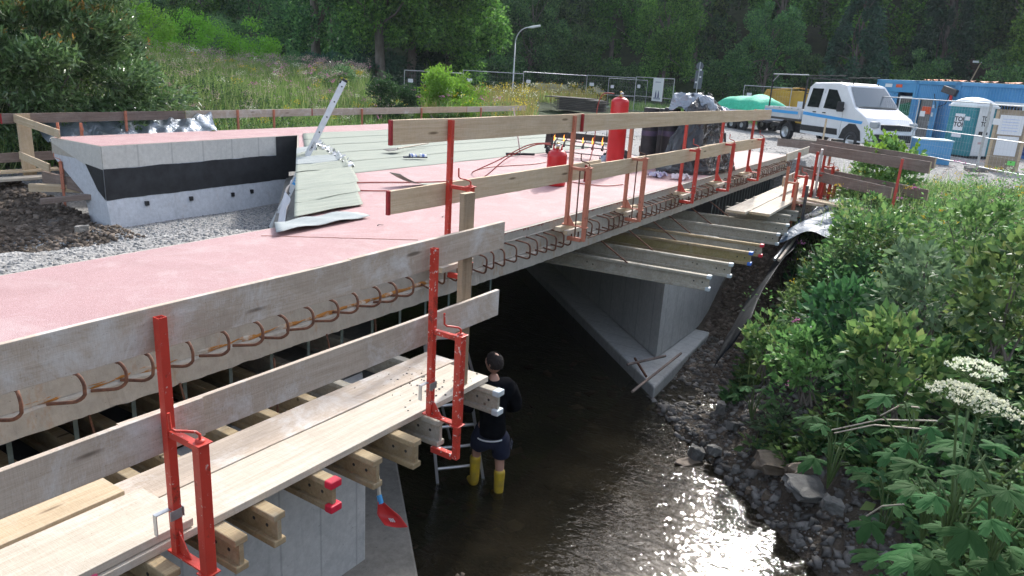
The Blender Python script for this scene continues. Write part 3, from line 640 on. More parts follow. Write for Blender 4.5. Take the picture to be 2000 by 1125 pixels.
board((3.01, 3.045, .545), (4.62, 3.05, .555), .205, .03, 'short upper guard board that ends beside the upright timber post', GR1)
board((-.6, 3.035, .02), (2.0, 3.035, .03), .205, .03, 'lower grey guard board ending at the nearest red clamp', GR1)
board((1.6, 3.06, .025), (4.61, 3.06, .015), .205, .03, 'lower grey guard board running past the second red clamp towards the man', GR1)
TAN = wood('tan_pine', (.60, .455, .30), (.70, .565, .40), (.40, .28, .165), (.60, .52, .42), .3)
GR2 = 'guard boards along the near deck edge'
board((4.56, 4.15, 1.215), (7.86, 4.16, 1.225), .20, .03, 'upper deck guard board with a red painted end above the standing timber', GR2, TAN, red=[0])
board((7.78, 4.125, 1.225), (16.2, 4.2, 1.205), .20, .03, 'long upper deck guard board passing in front of the tall red gas bottle', GR2, TAN, red=[0])
board((4.54, 4.155, .645), (8.4, 4.16, .66), .20, .03, 'lower deck guard board with red end in front of the small gas bottle', GR2, TAN, red=[0])
board((7.98, 4.13, .625), (13.0, 4.17, .645), .20, .03, 'lower deck guard board in front of the bitumen rolls', GR2, TAN, red=[0])
board((12.3, 4.19, .655), (15.9, 4.23, .63), .20, .03, 'lower deck guard board in front of the black foil heap, ending on the deck', GR2, TAN)
# far side
GR3 = 'guard boards along the far deck edge'
fy = 16.0
board((6.73, fy, .33), (10.6, fy + .02, .345), .19, .03, 'far guard board with red left end above the silver sheeting', GR3, WOODO, red=[0])
board((10.62, fy + .02, .345), (14.4, fy, .37), .19, .03, 'far guard board above the grassy bank, second from the left end', GR3, WOODG)
board((14.42, fy, .37), (19.0, fy, .385), .19, .03, 'far guard board crossing behind the top of the leaning ladder, with red end', GR3, WOODG, red=[0])
board((19.0, fy + .01, .385), (21.5, fy, .39), .19, .03, 'short yellowish far guard board in front of the bright green bush', GR3, WOODY, red=[1])
board((21.5, fy, .39), (25.4, fy, .41), .19, .03, 'pale grey far guard board, rightmost of the far row', GR3, WOODP)
board((6.95, 15.95, .32), (6.95, 14.3, .17), .15, .03, 'short guard board turning the corner at the far left of the deck', 'guard boards at the left wing', WOODY)
board((6.6, 16.05, -.42), (7.8, 16.05, -.42), .18, .03, 'low guard board with red end beside the left timber post', 'guard boards at the left wing', WOODO, red=[0])
board((6.95, 15.9, -.38), (6.95, 14.8, -.5), .15, .03, 'low corner board behind the rusty clamp at the left wing', 'guard boards at the left wing', WOODY)
# planks of the near platform (laid flat)
GP = 'planks of the near platform'
def plank(x0, x1, y, wd, z, label, mm=WOODP, group=GP, th=.045, y1=None, red=None):
    return board((x0, y, z), (x1, y if y1 is None else y1, z), wd, th, label, group, mm, 'scaffold_plank', 'plank', red, up=(0, 1, 0), bev=.004)
plank(-.8, 4.52, 3.435, .385, -.702, 'wide outer platform plank running under both red clamps to the timber post')
plank(-.8, 4.60, 3.745, .30, -.700, 'inner platform plank with stone chips at its far end', WOODG)
plank(-.8, 1.86, 3.86, .30, -.652, 'short inner plank laid on top at the lower left corner', WOODY)
plank(-.8, 1.93, 3.525, .46, -.650, 'short outer plank with a pink paint dot laid on top in the lower left corner')
mb = MB(); mb.lathe([(0, .001), (.014, .001), (.014, 0)], 12, (1.30, 3.064, -.645)); 
pk = MB(); 
for k_ in range(1): pk.add([(1.42 + .022 * math.cos(a), 3.0625, -.668 + .013 * math.sin(a)) for a in np.linspace(0, 6.0, 12)], [tuple(range(11, -1, -1))])
o = pk.build('paint_mark', mat('pink_marking', (.9, .12, .25), .6)); tag(o, 'small pink spray dot on the plank edge at the lower left', 'paint mark')
# stone chips on the plank end
mb = MB()
for i in range(70):
    x = random.gauss(4.1, .25); y = random.uniform(3.08, 3.7); 
    if x > 4.5: continue
    r = random.uniform(.002, .0075); mb.box((x, y, -.680 + r * .4), (r * 2, r * 1.4, r), Matrix.Rotation(random.uniform(0, 3), 3, 'Z'))
tag(mb.build('stone_chips', STONE), kind='stuff')
GB = 'beams under the near platform'
def beam(x, y0, y1, z, label, group, mm=BEAMW, cap=None, webm=None, ang=0):
    """timber I-beam lying along y from y0 (visible end) to y1, top at z"""
    L = y1 - y0; t = thing('formwork_beam', label, 'beam', (x, y0, z), ang, group)
    mb = MB(); mb.box((0, L / 2, -.02), (.08, L, .04)); mb.box((0, L / 2, -.18), (.08, L, .04)); mb.build('flange', mm, t, bevel=.006)
    MB().box((0, L / 2 + .004, -.10), (.027, L, .121)).build('web', webm or mm, t)
    for q in (.09, .2): 
        for zz in (-.10,): MB().tube([(-.0150, q, zz), (.0150, q, zz)], .011, 10).build('bolt_hole', BLK, t)
    if cap:
        for zz in (-.02, -.18): MB().box((0, .012, zz), (.088, .06, .048)).build('end_cap', cap, t, bevel=.008)
    return t
SILCAP = two('pale_end_cap', (.42, .48, .50), (.55, .60, .62), 9, .6); REDCAP = mat('red_end_cap', (.65, .02, .05), .5); BLUCAP = mat('blue_end_cap', (.04, .16, .60), .5)
nb = [(1.70, 'beam end under the nearest red clamp', None), (2.06, 'bare beam end just right of the nearest red clamp', None), (2.32, 'bare sawn beam end, second right of the nearest clamp', None),
      (2.74, 'beam with two red end caps', REDCAP), (3.08, 'bare beam end between the red capped beam and the wall corner', None), (3.42, 'bare beam end above the blue and red shovel', None),
      (3.76, 'beam gripped by the jaw of the second red clamp', None), (4.44, 'outermost beam with a pale cap, next to the man', SILCAP)]
for i, (x, lb, cp) in enumerate(nb): beam(x, 2.84 + .05 * (i % 3 == 0) + .02 * i % .05, 5.15, -.727 - (.0 if i else 0), lb, GB, BEAMG if i in (6, 7) else BEAMW, cp)
GF = 'row of beams under the far part of the deck'
fb = [(9.09, 2.80, 'nearest of the long grey beams, with pale capped end', BEAMG, SILCAP, None), (9.98, 2.80, 'second long grey beam with pale capped end', BEAMG, SILCAP, None),
      (10.93, 2.80, 'yellowish beam with blue end caps', BEAMW, BLUCAP, BEAMY), (11.62, 2.83, 'beam with red end caps', BEAMW, REDCAP, BEAMG), (12.76, 2.87, 'long grey beam just behind the red capped one', BEAMG, SILCAP, None),
      (13.8, 2.97, 'farthest long grey beam, beside the far planks', BEAMG, SILCAP, None)]
for x, y0, lb, mm, cp, wb in fb: beam(x - .12 * 0, y0, 5.3, -.70, lb, GF, mm, cp, wb, ang=.115)
for k in range(9):
    beam(14.35 + .62 * k, 3.08, 4.3, -.62, 'one of the short beams carrying the far planks', 'beams under the far platform', BEAMG)
GP2 = 'planks of the far platform'
plank(13.35, 20.4, 3.58, .36, -.52, 'outer far platform plank', WOODP, GP2, y1=3.83)
plank(13.15, 20.6, 3.95, .36, -.515, 'inner far platform plank beside the black wall', WOODP, GP2, y1=4.2)
plank(15.3, 15.9, 3.3, .6, -.50, 'short plank stub crossing under the far clamps', WOODO, GP2)
board((15.9, 3.12, -.47), (15.25, 1.85, -.45), .28, .04, 'light plank reaching from the far clamps onto the sheeted bank', GP2, WOODY, 'scaffold_plank', 'plank', up=(1, 0, 0))
board(pd(1537, 300, 19.9), pd(1584, 285, 22), .2, .03, 'pale guard board continuing the deck edge at its far end', 'guard boards at the far end', WOODP)
board(pd(1531, 346, 16.7), pd(1577, 325, 18.8), .2, .03, 'short pale toe board standing on the far planks', 'guard boards at the far end', WOODP)
GR4 = 'guard boards along the far right bank'
board((17.44, 3.57, .52), (14.97, 1.02, .56), .205, .03, 'front upper brown guard board sloping right above the weeds', GR4, WOODO)
board((18.2, 3.6, .59), (15.6, 1.0, .60), .205, .03, 'rear upper brown guard board just behind the front one', GR4, WOODO)
board((17.4, 3.62, -.03), (15.1, 1.55, .03), .205, .03, 'front lower brown guard board above the sheeted bank', GR4, WOODO)
board((18.1, 3.6, -.02), (15.5, 1.0, .02), .2, .03, 'rear lower brown guard board half sunk in the weeds', GR4, WOODO)
board(pd(1520, 270, 24), pd(1600, 278, 22.5), .22, .03, 'brown board in front of the truck at the deck end', GR4, WOODO)
board(pd(1560, 322, 18), pd(1600, 330, 18.5), .2, .03, 'short brown board between the far clamps', GR4, WOODO)
# upright timbers
def post(x, y, z0, z1, a, b, label, mm=WOODY, rz=0):
    o = MB().box((0, 0, (z1 - z0) / 2), (a, b, z1 - z0)).build('timber_post', mm, bevel=.004, loc=(x, y, z0), rot=(0, 0, rz)); return tag(o, label, 'post')
o = board((4.30, 3.115, -.679), (4.30, 3.115, .80), .12, .045, 'upright timber at the end of the near platform, beside the man', None, wood('brown_upright', (.30, .22, .14), (.38, .29, .20), (.18, .12, .07), (.36, .30, .24), .3), 'timber_post', 'post', up=(1, 0, 0))
o = board((7.2, 15.9, -.95), (7.2, 15.9, .33), .24, .05, 'orange brown timber post at the left end of the far guard rail', None, WOODY, 'timber_post', 'post', up=(1, 0, 0))
# timber blocks under the deck clamps
for i, x in enumerate([5.33, 7.68, 9.42, 11.65, 13.5, 15.45]):
    y = edgeY(x) - .12
    o = board((x - .26, y + .03, -.075), (x + .26, y + .01, -.075), .07, .05, ['timber packer under the clamp by the upright timber', 'timber packer under the first rusty clamp', 'timber packer under the second rusty clamp', 'timber packer under the red clamp before the foil heap', 'timber packer under the second last deck clamp', 'timber packer under the last deck clamp'][i], 'timber packers on the rebar loops', WOODY, 'timber_packer', 'block', up=(0, 1, 0))
    o2 = board((x - .2, y - .05, -.12), (x + .3, y - .03, -.12), .06, .05, ['lower timber packer beside the upright timber', 'lower timber packer of the first rusty clamp', 'lower timber packer of the second rusty clamp', 'lower timber packer before the foil heap', 'lower packer of the second last deck clamp', 'lower packer of the last deck clamp'][i], 'timber packers on the rebar loops', WOODP, 'timber_packer', 'block', up=(0, 1, 0))

# ------------------------------------------------------------------ guard rail clamps
def clamp(loc, label, group, top=1.20, cross=.62, bot=.0, jaw=-.24, mm=REDP, gap=.24, rz=0, clip=False, thin=False, lean=0):
    """post at local y=0, screw tube at y=-gap"""
    t = thing('guard_rail_clamp', label, 'clamp', loc, rz, group); t.rotation_euler = (lean, 0, rz)
    mb = MB(); w = .042; wall = .004; zc = (top + bot) / 2
    h_ = w / 2; q_ = h_ - wall
    ring = lambda a, z: [(-a, -a, z), (a, -a, z), (a, a, z), (-a, a, z)]
    vs_ = ring(h_, bot) + ring(h_, top) + ring(q_, top) + ring(q_, top - .04)
    mb.add(vs_, [(a0 + i, a0 + (i + 1) % 4, a0 + 4 + (i + 1) % 4, a0 + 4 + i) for a0 in (0, 4, 8) for i in range(4)] + [(12, 13, 14, 15)]); mb.build('upright', mm, t)
    MB().box((0, -gap / 2, cross), (.034, gap - .05, .034)).build('cross_bar', mm, t, bevel=.002)
    mb = MB(); mb.box((0, -gap, (cross + bot) / 2 + .005), (.054, .054, cross - bot + .03)); mb.box((0, -gap, cross + .026), (.078, .078, .008)); mb.box((0, -gap, bot - .012), (.085, .075, .008)); mb.build('screw_tube', mm, t, bevel=.003)
    MB().box((0, -gap / 2 + .02, bot - .006), (.05, gap + .06, .010)).build('foot_plate', mm, t)
    MB().add([(-.003, -.022, bot + .12), (-.003, -.022, bot), (-.003, -.11, bot), (.003, -.022, bot + .12), (.003, -.022, bot), (.003, -.11, bot)], [(0, 1, 2), (5, 4, 3), (0, 3, 4, 1), (1, 4, 5, 2), (2, 5, 3, 0)]).build('gusset', mm, t)
    mb = MB(); mb.box((0, -gap, (bot + jaw) / 2 - .01), (.042, .042, bot - jaw)); mb.box((0, -gap / 2 + .0, jaw), (.042, gap * .75, .045)); mb.build('jaw', mm, t, bevel=.003)
    z = cross + .03; r = .0055
    MB().tube([(0, -gap, z), (0, -gap, z + .035), (-.012, -gap + .01, z + .05), (-.05, -gap + .03, z + .062), (-.085, -gap + .05, z + .07), (-.10, -gap + .06, z + .085), (-.102, -gap + .062, z + .16)], r * 1.25, 8).build('crank', mm if not thin else RUST, t)
    MB().lathe([(0, .012), (.022, .010), (.022, 0)], 14, (0, -gap, z)).build('washer', mm, t)
    if thin: MB().tube([(.0, -gap * .52, bot - .15), (.0, -gap * .52, cross - .02)], .009, 8).build('screw_rod', RUST, t)
    if clip:
        zc_ = bot + .22
        mb = MB(); mb.box((-.012, -.028, zc_), (.062, .004, .05)); mb.box((.028, -.012, zc_), (.004, .035, .05)); mb.box((-.06, .012, zc_ + .02), (.075, .028, .004)); mb.box((-.096, .012, zc_ - .035), (.004, .028, .11)); mb.build('steel_clip', GALV, t)
        MB().box((.028, -gap - .002, bot + .17), (.001, .022, .07)).build('sticker', PAPER, t)
        MB().lathe([(0, .001), (.012, .001), (.014, 0)], 12).build('bolt_hole', BLK, t, loc=(.0275, -gap, bot + .09), rot=(0, PI / 2, 0))
    return t
GC = 'red guard rail clamps of the near platform'
clamp((1.79, 2.985, 0), 'nearest bright red clamp in the lower left, gripping the stacked planks', GC, top=.505, cross=-.06, bot=-.705, jaw=-.955, clip=True)
clamp((3.72, 2.985, 0), 'red clamp with white chips beside the upright timber and the man', GC, top=.505, cross=-.07, bot=-.685, jaw=-.945, clip=True, mm=paint('speckled_red_paint', (.60, .05, .03), (.14, .03, .02), (.75, .72, .68), amt=.60))
GC2 = 'guard rail clamps along the near deck edge'
cl = [(5.31, 'red deck clamp above the upright timber, first from the left', REDP, False), (7.60, 'rusty orange deck clamp just right of the small gas bottle', ORNG, True), (9.30, 'rusty orange deck clamp in front of the bitumen rolls', ORNG, True),
      (11.50, 'bright red deck clamp in front of the black foil heap', REDP, False), (13.42, 'bright red deck clamp right of the foil heap', REDP, False), (15.55, 'bright red deck clamp at the end of the upper guard board', REDP, False)]
for x, lb, mm, th in cl: clamp((x, edgeY(x) - .155 + (.02 if x < 12 else 0), 0), lb, GC2, top=1.205, cross=.62, bot=-.035, jaw=-.20, mm=mm, thin=th, lean=0)
GC3 = 'clamps at the far right platform'
for i, (px, D, zt_, zc_, zb_, mm) in enumerate([(1557, 16.3, .42, -.05, -.62, REDP), (1540, 15.6, .18, -.12, -.7, ORNG), (1592, 17.2, .40, -.08, -.7, REDP), (1607, 17.8, .50, .05, -.62, REDP), (1617, 18.3, .42, -.05, -.62, ORNG)]):
    p = pd(px, 330, D)
    clamp((p[0], p[1], 0), ['red clamp at the near end of the far planks', 'rusty clamp left of the far red clamps, lowest of the cluster', 'middle red clamp of the far cluster', 'red clamp behind the brown bar in the far cluster', 'rightmost clamp of the far cluster, rusty'][i], GC3, top=zt_, cross=zc_, bot=zb_, jaw=zb_ - .25, mm=mm, rz=-.35)
p = pd(1566, 430, 15.3); o = MB().box((0, 0, .36), (.05, .05, .75)).build('steel_bar', DARKST, loc=(p[0], p[1], -.85), bevel=.004); tag(o, 'dark upright steel bar among the far red clamps', 'bar')
p = pd(1598, 340, 17.0); o = MB().box((0, 0, .5), (.045, .045, 1.15)).build('steel_bar', GALV, loc=(p[0], p[1], -.6), bevel=.004); tag(o, 'grey upright bar in front of the brown guard boards', 'bar')
o = thing('guard_rail_post', 'leaning red post carrying the brown guard boards in the weeds', 'post', (15.12, 1.5, -.45)); o.rotation_euler = (0, .12, 0)
MB().box((0, 0, .5), (.045, .045, 1.0)).build('upright', REDP, o, bevel=.003); MB().box((0, -.02, .42), (.06, .02, .05)).build('holder', REDP, o)
GC4 = 'red posts of the far guard rail'
for i, x in enumerate([9.15, 12.0, 13.1, 16.3, 19.0, 22.3]):
    t = thing('guard_rail_post', ['far rail post in front of the silver sheeting', 'far rail post at the right end of the silver sheeting', 'far rail post just right of the sheeting', 'far rail post left of the leaning ladder', 'far rail post right of the leaning ladder', 'far rail post in front of the bright green bush'][i], 'post', (x, fy - .05, -.55), 0, GC4)
    MB().box((0, 0, .45), (.045, .045, .92)).build('upright', ORNG, t, bevel=.003); MB().box((0, -.13, -.02), (.04, .3, .04)).build('jaw', ORNG, t)
clamp((7.05, 14.55, 0), 'rusty orange clamp at the left end of the far deck strip', None, top=.28, cross=-.45, bot=-.9, jaw=-1.3, mm=ORNG, gap=.14, rz=-.6, lean=.0)
t = thing('guard_rail_post', 'thin orange post where the corner board meets the far deck', 'post', (7.75, 15.1, -.4)); MB().box((0, 0, .3), (.045, .045, .62)).build('upright', ORNG, t, bevel=.003); MB().box((0, -.03, .48), (.05, .02, .06)).build('holder', ORNG, t)
# timber work in the soil on the left
GW = 'timbers in the trench at the left wing'
board((3.5, 16.2, -.92), (7.3, 15.8, -.86), .3, .045, 'grey plank walkway on the soil at the left edge', GW, WOODP, 'scaffold_plank', 'plank', up=(0, 1, 0))
board((6.2, 16.3, -.80), (7.6, 15.9, -.74), .25, .04, 'short yellowish plank below the left timber post', GW, WOODY, 'scaffold_plank', 'plank', red=[0], up=(0, 1, 0))
board((6.35, 14.0, -.98), (7.5, 13.35, -.86), .09, .16, 'brown squared timber across the stony soil below the wing', GW, WOODO, 'squared_timber', 'timber')
board((7.0, 15.2, -.68), (7.1, 13.6, -.72), .22, .05, 'grey board on edge between the clamp and the wing', GW, WOODO, 'squared_timber', 'timber')
board((6.6, 14.9, -.85), (7.2, 14.3, -.85), .14, .10, 'short brown timber behind the rusty clamp', GW, WOODY, 'squared_timber', 'timber')

# ------------------------------------------------------------------ things on the deck
def gas_bottle(x, y, R_, H_, label, small=False, rz=0):
    t = thing('gas_bottle', label, 'gas bottle', (x, y, .003), rz)
    sh = H_ - R_ * (.75 if small else .62)
    prof = [(0, .035 if not small else .07), (R_ * .85, .04 if not small else .07), (R_, .075 if not small else .12), (R_, sh)]
    for k in range(1, 8): a = PI / 2 * k / 7; prof.append((R_ * math.cos(a) * (1 if k < 7 else 0) + (.035 if k > 5 else 0), sh + (H_ - sh) * math.sin(a)))
    MB().lathe(prof, 32).build('cylinder', GASRED, t)
    mb = MB()
    if small:
        mb.lathe([(R_ * .9, 0), (R_ * 1.02, .01), (R_ * 1.02, .065), (R_ * .96, .065), (R_ * .9, 0)], 28)
        for a in (0, 2.1, 4.2): mb.box((R_ * .8 * math.cos(a), R_ * .8 * math.sin(a), .07), (.05, .05, .06))
    else: mb.lathe([(R_ * .82, 0), (R_ * .84, .0), (R_ * .86, .06), (R_ * .98, .075)], 28); mb.lathe([(R_ + .002, sh - .06), (R_ + .004, sh - .055), (R_ + .002, sh - .05)], 32)
    mb.build('foot_ring', GASRED, t)
    if small:
        mb = MB()
        for a0 in (0.5, 3.6):
            mb.grid(lambda u, v, a0=a0: (R_ * .52 * math.cos(a0 + 1.5 * u) * (1 - .1 * v), R_ * .52 * math.sin(a0 + 1.5 * u) * (1 - .1 * v), H_ - .045 + (.11 - .06 * abs(2 * u - 1) ** 3) * v), 10, 2)
        mb.build('collar', GASRED, t, solid=.006)
    mb = MB(); mb.lathe([(.0, 0), (.026, 0), (.026, .03), (.014, .035), (.014, .07), (.024, .075), (.024, .095), (0, .10)], 14, (0, 0, H_ - .005)); mb.tube([(0, 0, H_ + .05), (-.06, .02, H_ + .055)], .013, 8); mb.build('valve', BRASS, t)
    mb = MB(); mb.lathe([(0, 0), (.03, 0), (.035, .03), (0, .035)], 14, (-.085, .03, H_ + .04)); mb.tube([(-.06, .02, H_ + .055), (-.12, .05, H_ + .055)], .011, 8); mb.build('regulator', GALV, t)
    return t
gas_bottle(12.4, 5.85, .159, 1.33, 'tall red gas bottle standing on the pink deck', rz=1.0)
gas_bottle(9.99, 5.68, .152, .56, 'small red gas bottle with collar on the pink deck', True, rz=.9)
def hose(name, pts, r, mm, label, n=10):
    P = [Vector(p) for p in pts]; out = []
    for i in range(len(P) - 1):
        p0 = P[max(i - 1, 0)]; p1 = P[i]; p2 = P[i + 1]; p3 = P[min(i + 2, len(P) - 1)]
        for k in range(n):
            t = k / n; out.append(.5 * ((2 * p1) + (p2 - p0) * t + (2 * p0 - 5 * p1 + 4 * p2 - p3) * t * t + (3 * p1 - p0 - 3 * p2 + p3) * t ** 3))
    out.append(P[-1]); o = MB().tube(out, r, 7).build(name, mm); return tag(o, label, 'hose')
hz = .014
hose('gas_hose', [(9.9, 5.75, .62), (9.75, 5.95, .60), (9.55, 6.3, .38), (9.3, 6.6, .05), (8.7, 6.75, hz), (8.0, 6.6, hz), (7.3, 6.9, hz), (6.9, 7.5, hz), (7.6, 7.55, hz), (8.5, 7.0, hz), (9.3, 6.75, hz)], .009, HOSE, 'red hose looping over the deck from the small gas bottle')
hose('gas_hose', [(9.93, 5.78, .64), (9.8, 6.1, .58), (9.75, 6.6, .3), (9.9, 7.2, .03), (10.8, 7.5, hz), (12.2, 7.3, hz), (13.6, 7.6, .05)], .009, HOSE, 'second red hose leading from the small bottle to the burner cart')
hose('gas_hose', [(12.33, 5.95, 1.38), (12.2, 6.1, 1.36), (12.12, 6.15, 1.1), (12.1, 6.15, .5), (12.1, 6.3, .03), (11.4, 6.5, hz), (10.6, 6.1, hz), (10.5, 5.2, hz), (11.0, 5.0, hz)], .009, HOSE, 'red hose hanging down from the tall gas bottle')
# burner cart with a row of torches
bx = thing('torch_cart', 'hand cart with a row of burning roofing torches between two black end plates', 'burner cart', (14.1, 7.5, 0), -1.5)
MB().box((0, 0, .42), (1.35, .05, .13)).build('heat_shield', BLK, bx, bevel=.004)
for s_ in (-1, 1):
    mb = MB(); mb.prism([(-.20, 0), (.16, -.02), (.24, .22), (.10, .52), (-.05, .62), (-.12, .45)], -.006, .006, fn=lambda a, b, c, s_=s_: (s_ * .72 + c, a, b + .12)); mb.build('end_plate', BLK, bx)
    MB().lathe([(0, -.02), (.075, -.02), (.085, 0), (.075, .02), (0, .02)], 18).build('wheel', BLK, bx, loc=(s_ * .66, -.15, .088), rot=(0, PI / 2, 0))
MB().tube([(-.66, -.15, .1), (-.66, -.05, .22), (.66, -.05, .22), (.66, -.15, .1)], .012, 8).tube([(.1, .05, .48), (.12, .1, .62), (.55, .1, .62), (.58, .05, .48)], .011, 8).tube([(-.6, .1, .3), (.6, .1, .3)], .012, 8).tube([(-.66, -.15, .088), (.66, -.15, .088)], .012, 8).build('frame', DARKST, bx)
FLAME = bpy.data.materials.new('flame'); FLAME.use_nodes = True; _p = FLAME.node_tree.nodes['Principled BSDF']; _p.inputs['Base Color'].default_value = (1, .35, .05, 1); _p.inputs['Emission Color'].default_value = (1, .30, .04, 1); _p.inputs['Emission Strength'].default_value = 1.3
for k in range(6):
    xx = -.55 + .22 * k; tq = MB(); tq.tube([(xx, .06, .34), (xx + .01, -.06, .28), (xx + .03, -.14, .20)], [.012, .016, .03], 10); tc = tq.build('torch', BLK, bx)
    f = MB(); f.tube([(xx + .0, -.10, .30), (xx + .015, -.11, .34), (xx + .0, -.10, .38), (xx + .01, -.10, .42 + .02 * (k % 3))], [.010, .017, .010, .002], 8); f.build('flame', FLAME, tc)
# bitumen rolls and foil heap
def roll(x, y, h, label, r=.155):
    t = thing('membrane_roll', label, 'roll', (x, y, .004), random.random(), 'black membrane rolls on the deck')
    MB().lathe([(.05, 0), (r, 0), (r + .003, .02), (r, h - .02), (r - .005, h), (.055, h), (.05, h - .15)], 30).build('roll', BLK, t)
    MB().lathe([(r + .004, h * .52), (r + .006, h * .53), (r + .006, h * .60), (r + .004, h * .61)], 30).build('band', two('violet_band', (.05, .04, .08), (.08, .06, .11), 5, .5), t)
roll(14.1, 5.95, 1.12, 'black membrane roll standing leftmost beside the tall gas bottle'); roll(14.35, 5.62, 1.14, 'black membrane roll half hidden by the foil heap'); roll(14.75, 5.9, 1.10, 'black membrane roll standing behind the other rolls')
def ridged(a, b, f, n=4):
    z = 0; am = 1
    for o_ in range(n):
        z += am * (1 - 2 * abs(float(fbm(np.array(a + 3.1 * o_), np.array(b - 1.7 * o_), f * 1.9 ** o_, 1)))); am *= .55
    return z
def foil_heap():
    def f(u, v):
        a = 2 * PI * u; ca, sa = math.cos(a), math.sin(a); t = v
        prof = 1.0 if t < .05 else 1 - .50 * t ** .7
        r = prof * (1 + .13 * math.sin(2 * a + .7) + .05 * math.sin(5 * a + 1))
        fold = ridged(a * 1.5, t * .9, 2.2) * .085 + .04 * math.sin(14 * a + 4 * math.sin(3 * t)) * (1 - .6 * t); r += fold * (1 - .3 * t)
        if t > .84: r *= max(0, (1 - t) / .16) ** .5
        z = 1.30 * t ** .85 + (.12 * math.sin(a * 2 + 1.2) + .05 * ridged(ca * 2, sa * 2, 1.5)) * (t > .3) * (t - .3)
        sk = 1 + .28 * max(0, .55 - t) * (1 + .6 * math.sin(3 * a)); return (14.60 + r * sk * ca * 1.02 + .05 * sa, 5.08 + r * sk * sa * .52 - .04 * ca, max(.008, z + .05 * ridged(a * 2, t * 2.5, 2.6, 3) * min(t * 3, 1)))
    o = MB().grid(f, 150, 80, smooth=True).build('foil_heap', BLKFOIL); return tag(o, 'big crumpled black foil draped over a pile at the deck edge', 'foil')
foil_heap()
def foil_top(u, v):
    a = 2 * PI * u; r = (.38 + .07 * math.sin(3 * a)) * (1.05 - .25 * v); z = 1.12 + .24 * math.sin(PI * min(v, 1) * .5) + .035 * math.sin(7 * a + 5 * v) + .03 * ridged(math.cos(a) * 2, math.sin(a) * 2 + 2 * v, 2.0)
    if v > .8: r *= max(0, (1 - v) / .2) ** .5
    return (14.35 + r * math.cos(a) * .9, 5.25 + r * math.sin(a) * 1.1, z + .03 * math.sin(11 * a))
o = MB().grid(foil_top, 60, 20).build('foil_bundle', SILFOIL); tag(o, 'shiny grey foil bundled on top of the black heap', 'foil')
def bundle2(u, v):
    a = 2 * PI * u; q = PI * v; r = .17 * math.sin(q) * (1 + .3 * math.sin(7 * a + 4 * q)); return (15.25 + r * math.cos(a) * 1.5, 4.98 + r * math.sin(a) * 1.2, 1.02 + .17 * math.cos(q) + .04 * math.sin(5 * a))
o = MB().grid(bundle2, 50, 20).build('foil_bundle', SILFOIL); tag(o, 'small knotted grey foil bundle at the right end of the heap', 'foil')
def bag(u, v):
    a = 2 * PI * u; q = PI * (.5 - v * .5) if False else v; r = .34 * math.cos((v - .15) * 1.55) * (1 + .07 * math.sin(8 * a + 3 * v)) if v < 1 else 0; return (15.45 + r * math.cos(a), 4.85 + r * math.sin(a) * .7, .008 + .36 * v + .025 * math.sin(6 * a) * v)
o = MB().grid(bag, 40, 16).build('rubbish_bag', BLKFOIL); tag(o, 'black rubbish bag slumped right of the foil heap on the deck edge', 'bag')
def rag(cx, cy, s_, label, mm, zz=.05):
    o = MB().grid(lambda u, v: (cx + s_ * (u - .5) * (1 + .2 * math.sin(9 * v)), cy + s_ * .7 * (v - .5) * (1 + .3 * math.sin(7 * u)), .008 + zz * (abs(math.sin(7 * u + 5 * v)) * abs(math.sin(9 * v + 2)) + .3 * math.sin(PI * u) * math.sin(PI * v))), 18, 14).build('rag', mm); return tag(o, label, 'rag')
rag(12.55, 5.05, .34, 'white rag with violet spots between the tall bottle and the foil heap', two('spotted_rag', (.6, .58, .62), (.25, .2, .4), 18, .9), .08); rag(12.6, 4.65, .34, 'crumpled pale pink rag near the deck edge', two('pale_rag', (.6, .52, .55), (.72, .66, .68), 12, .9), .09)
rag(13.6, 6.5, .42, 'crumpled silver wrapping beside the membrane rolls', SILFOIL, .16)
o = thing('spray_can', 'dark disc shaped lid lying on edge left of the membrane rolls', 'lid', (13.7, 6.2, .17)); MB().lathe([(0, -.02), (.13, -.02), (.135, 0), (.13, .02), (0, .02)], 22).build('lid', BLK, o, rot=(1.2, 0, .9)); o.name = 'round_lid'
# broom, slippers, squeegee, offcut
o = thing('shovel', 'flat black shovel with a pale handle lying on the grey membrane', 'shovel', (10.75, 9.78, .055), 0.24)
MB().tube([(.3, 0, .03), (1.7, .02, .04)], .016, 8).build('handle', WOODP, o); MB().grid(lambda u, v: (-.06 + .4 * u, (v - .5) * .24 * (1 - .5 * u ** 3), .008 + .02 * abs(2 * v - 1) + .01 * u), 8, 8).build('blade', BLK, o, solid=.003)
def slipper(x, y, rz, label):
    t = thing('slipper', label, 'slipper', (x, y, .035), rz, 'pair of slippers on the membrane')
    sole = [(-.13 + .26 * i / 11, .042 * (1 + .25 * math.sin(i / 11 * 6)) * math.sin(PI * (i + .8) / 12.6) ** .35) for i in range(12)]; poly = sole + [(a, -b) for a, b in sole[::-1]]
    MB().prism(poly[::-1], 0, .022).build('sole', NAVY, t, bevel=.004)
    MB().grid(lambda u, v: (-.01 + .12 * u, .052 * math.cos(PI * v), .02 + .055 * math.sin(PI * v) * (1 - .35 * u)), 8, 10).build('strap', two('striped_strap', (.10, .16, .40), (.72, .74, .78), 26, .8, scale=(1, .05, .05), lo=.48, hi=.52), t, solid=.005)
slipper(10.45, 9.02, -.5, 'blue and white striped slipper, the left one of the pair'); slipper(10.62, 8.92, -.9, 'blue and white striped slipper, the right one of the pair')
o = thing('floor_squeegee', 'long handled floor squeegee resting on the pink and grey seam', 'squeegee', (12.9, 8.2, .05), -.2)
MB().box((0, 0, 0), (.62, .04, .05), Matrix.Rotation(-.45, 3, 'Z')).build('head', BLK, o, bevel=.006)
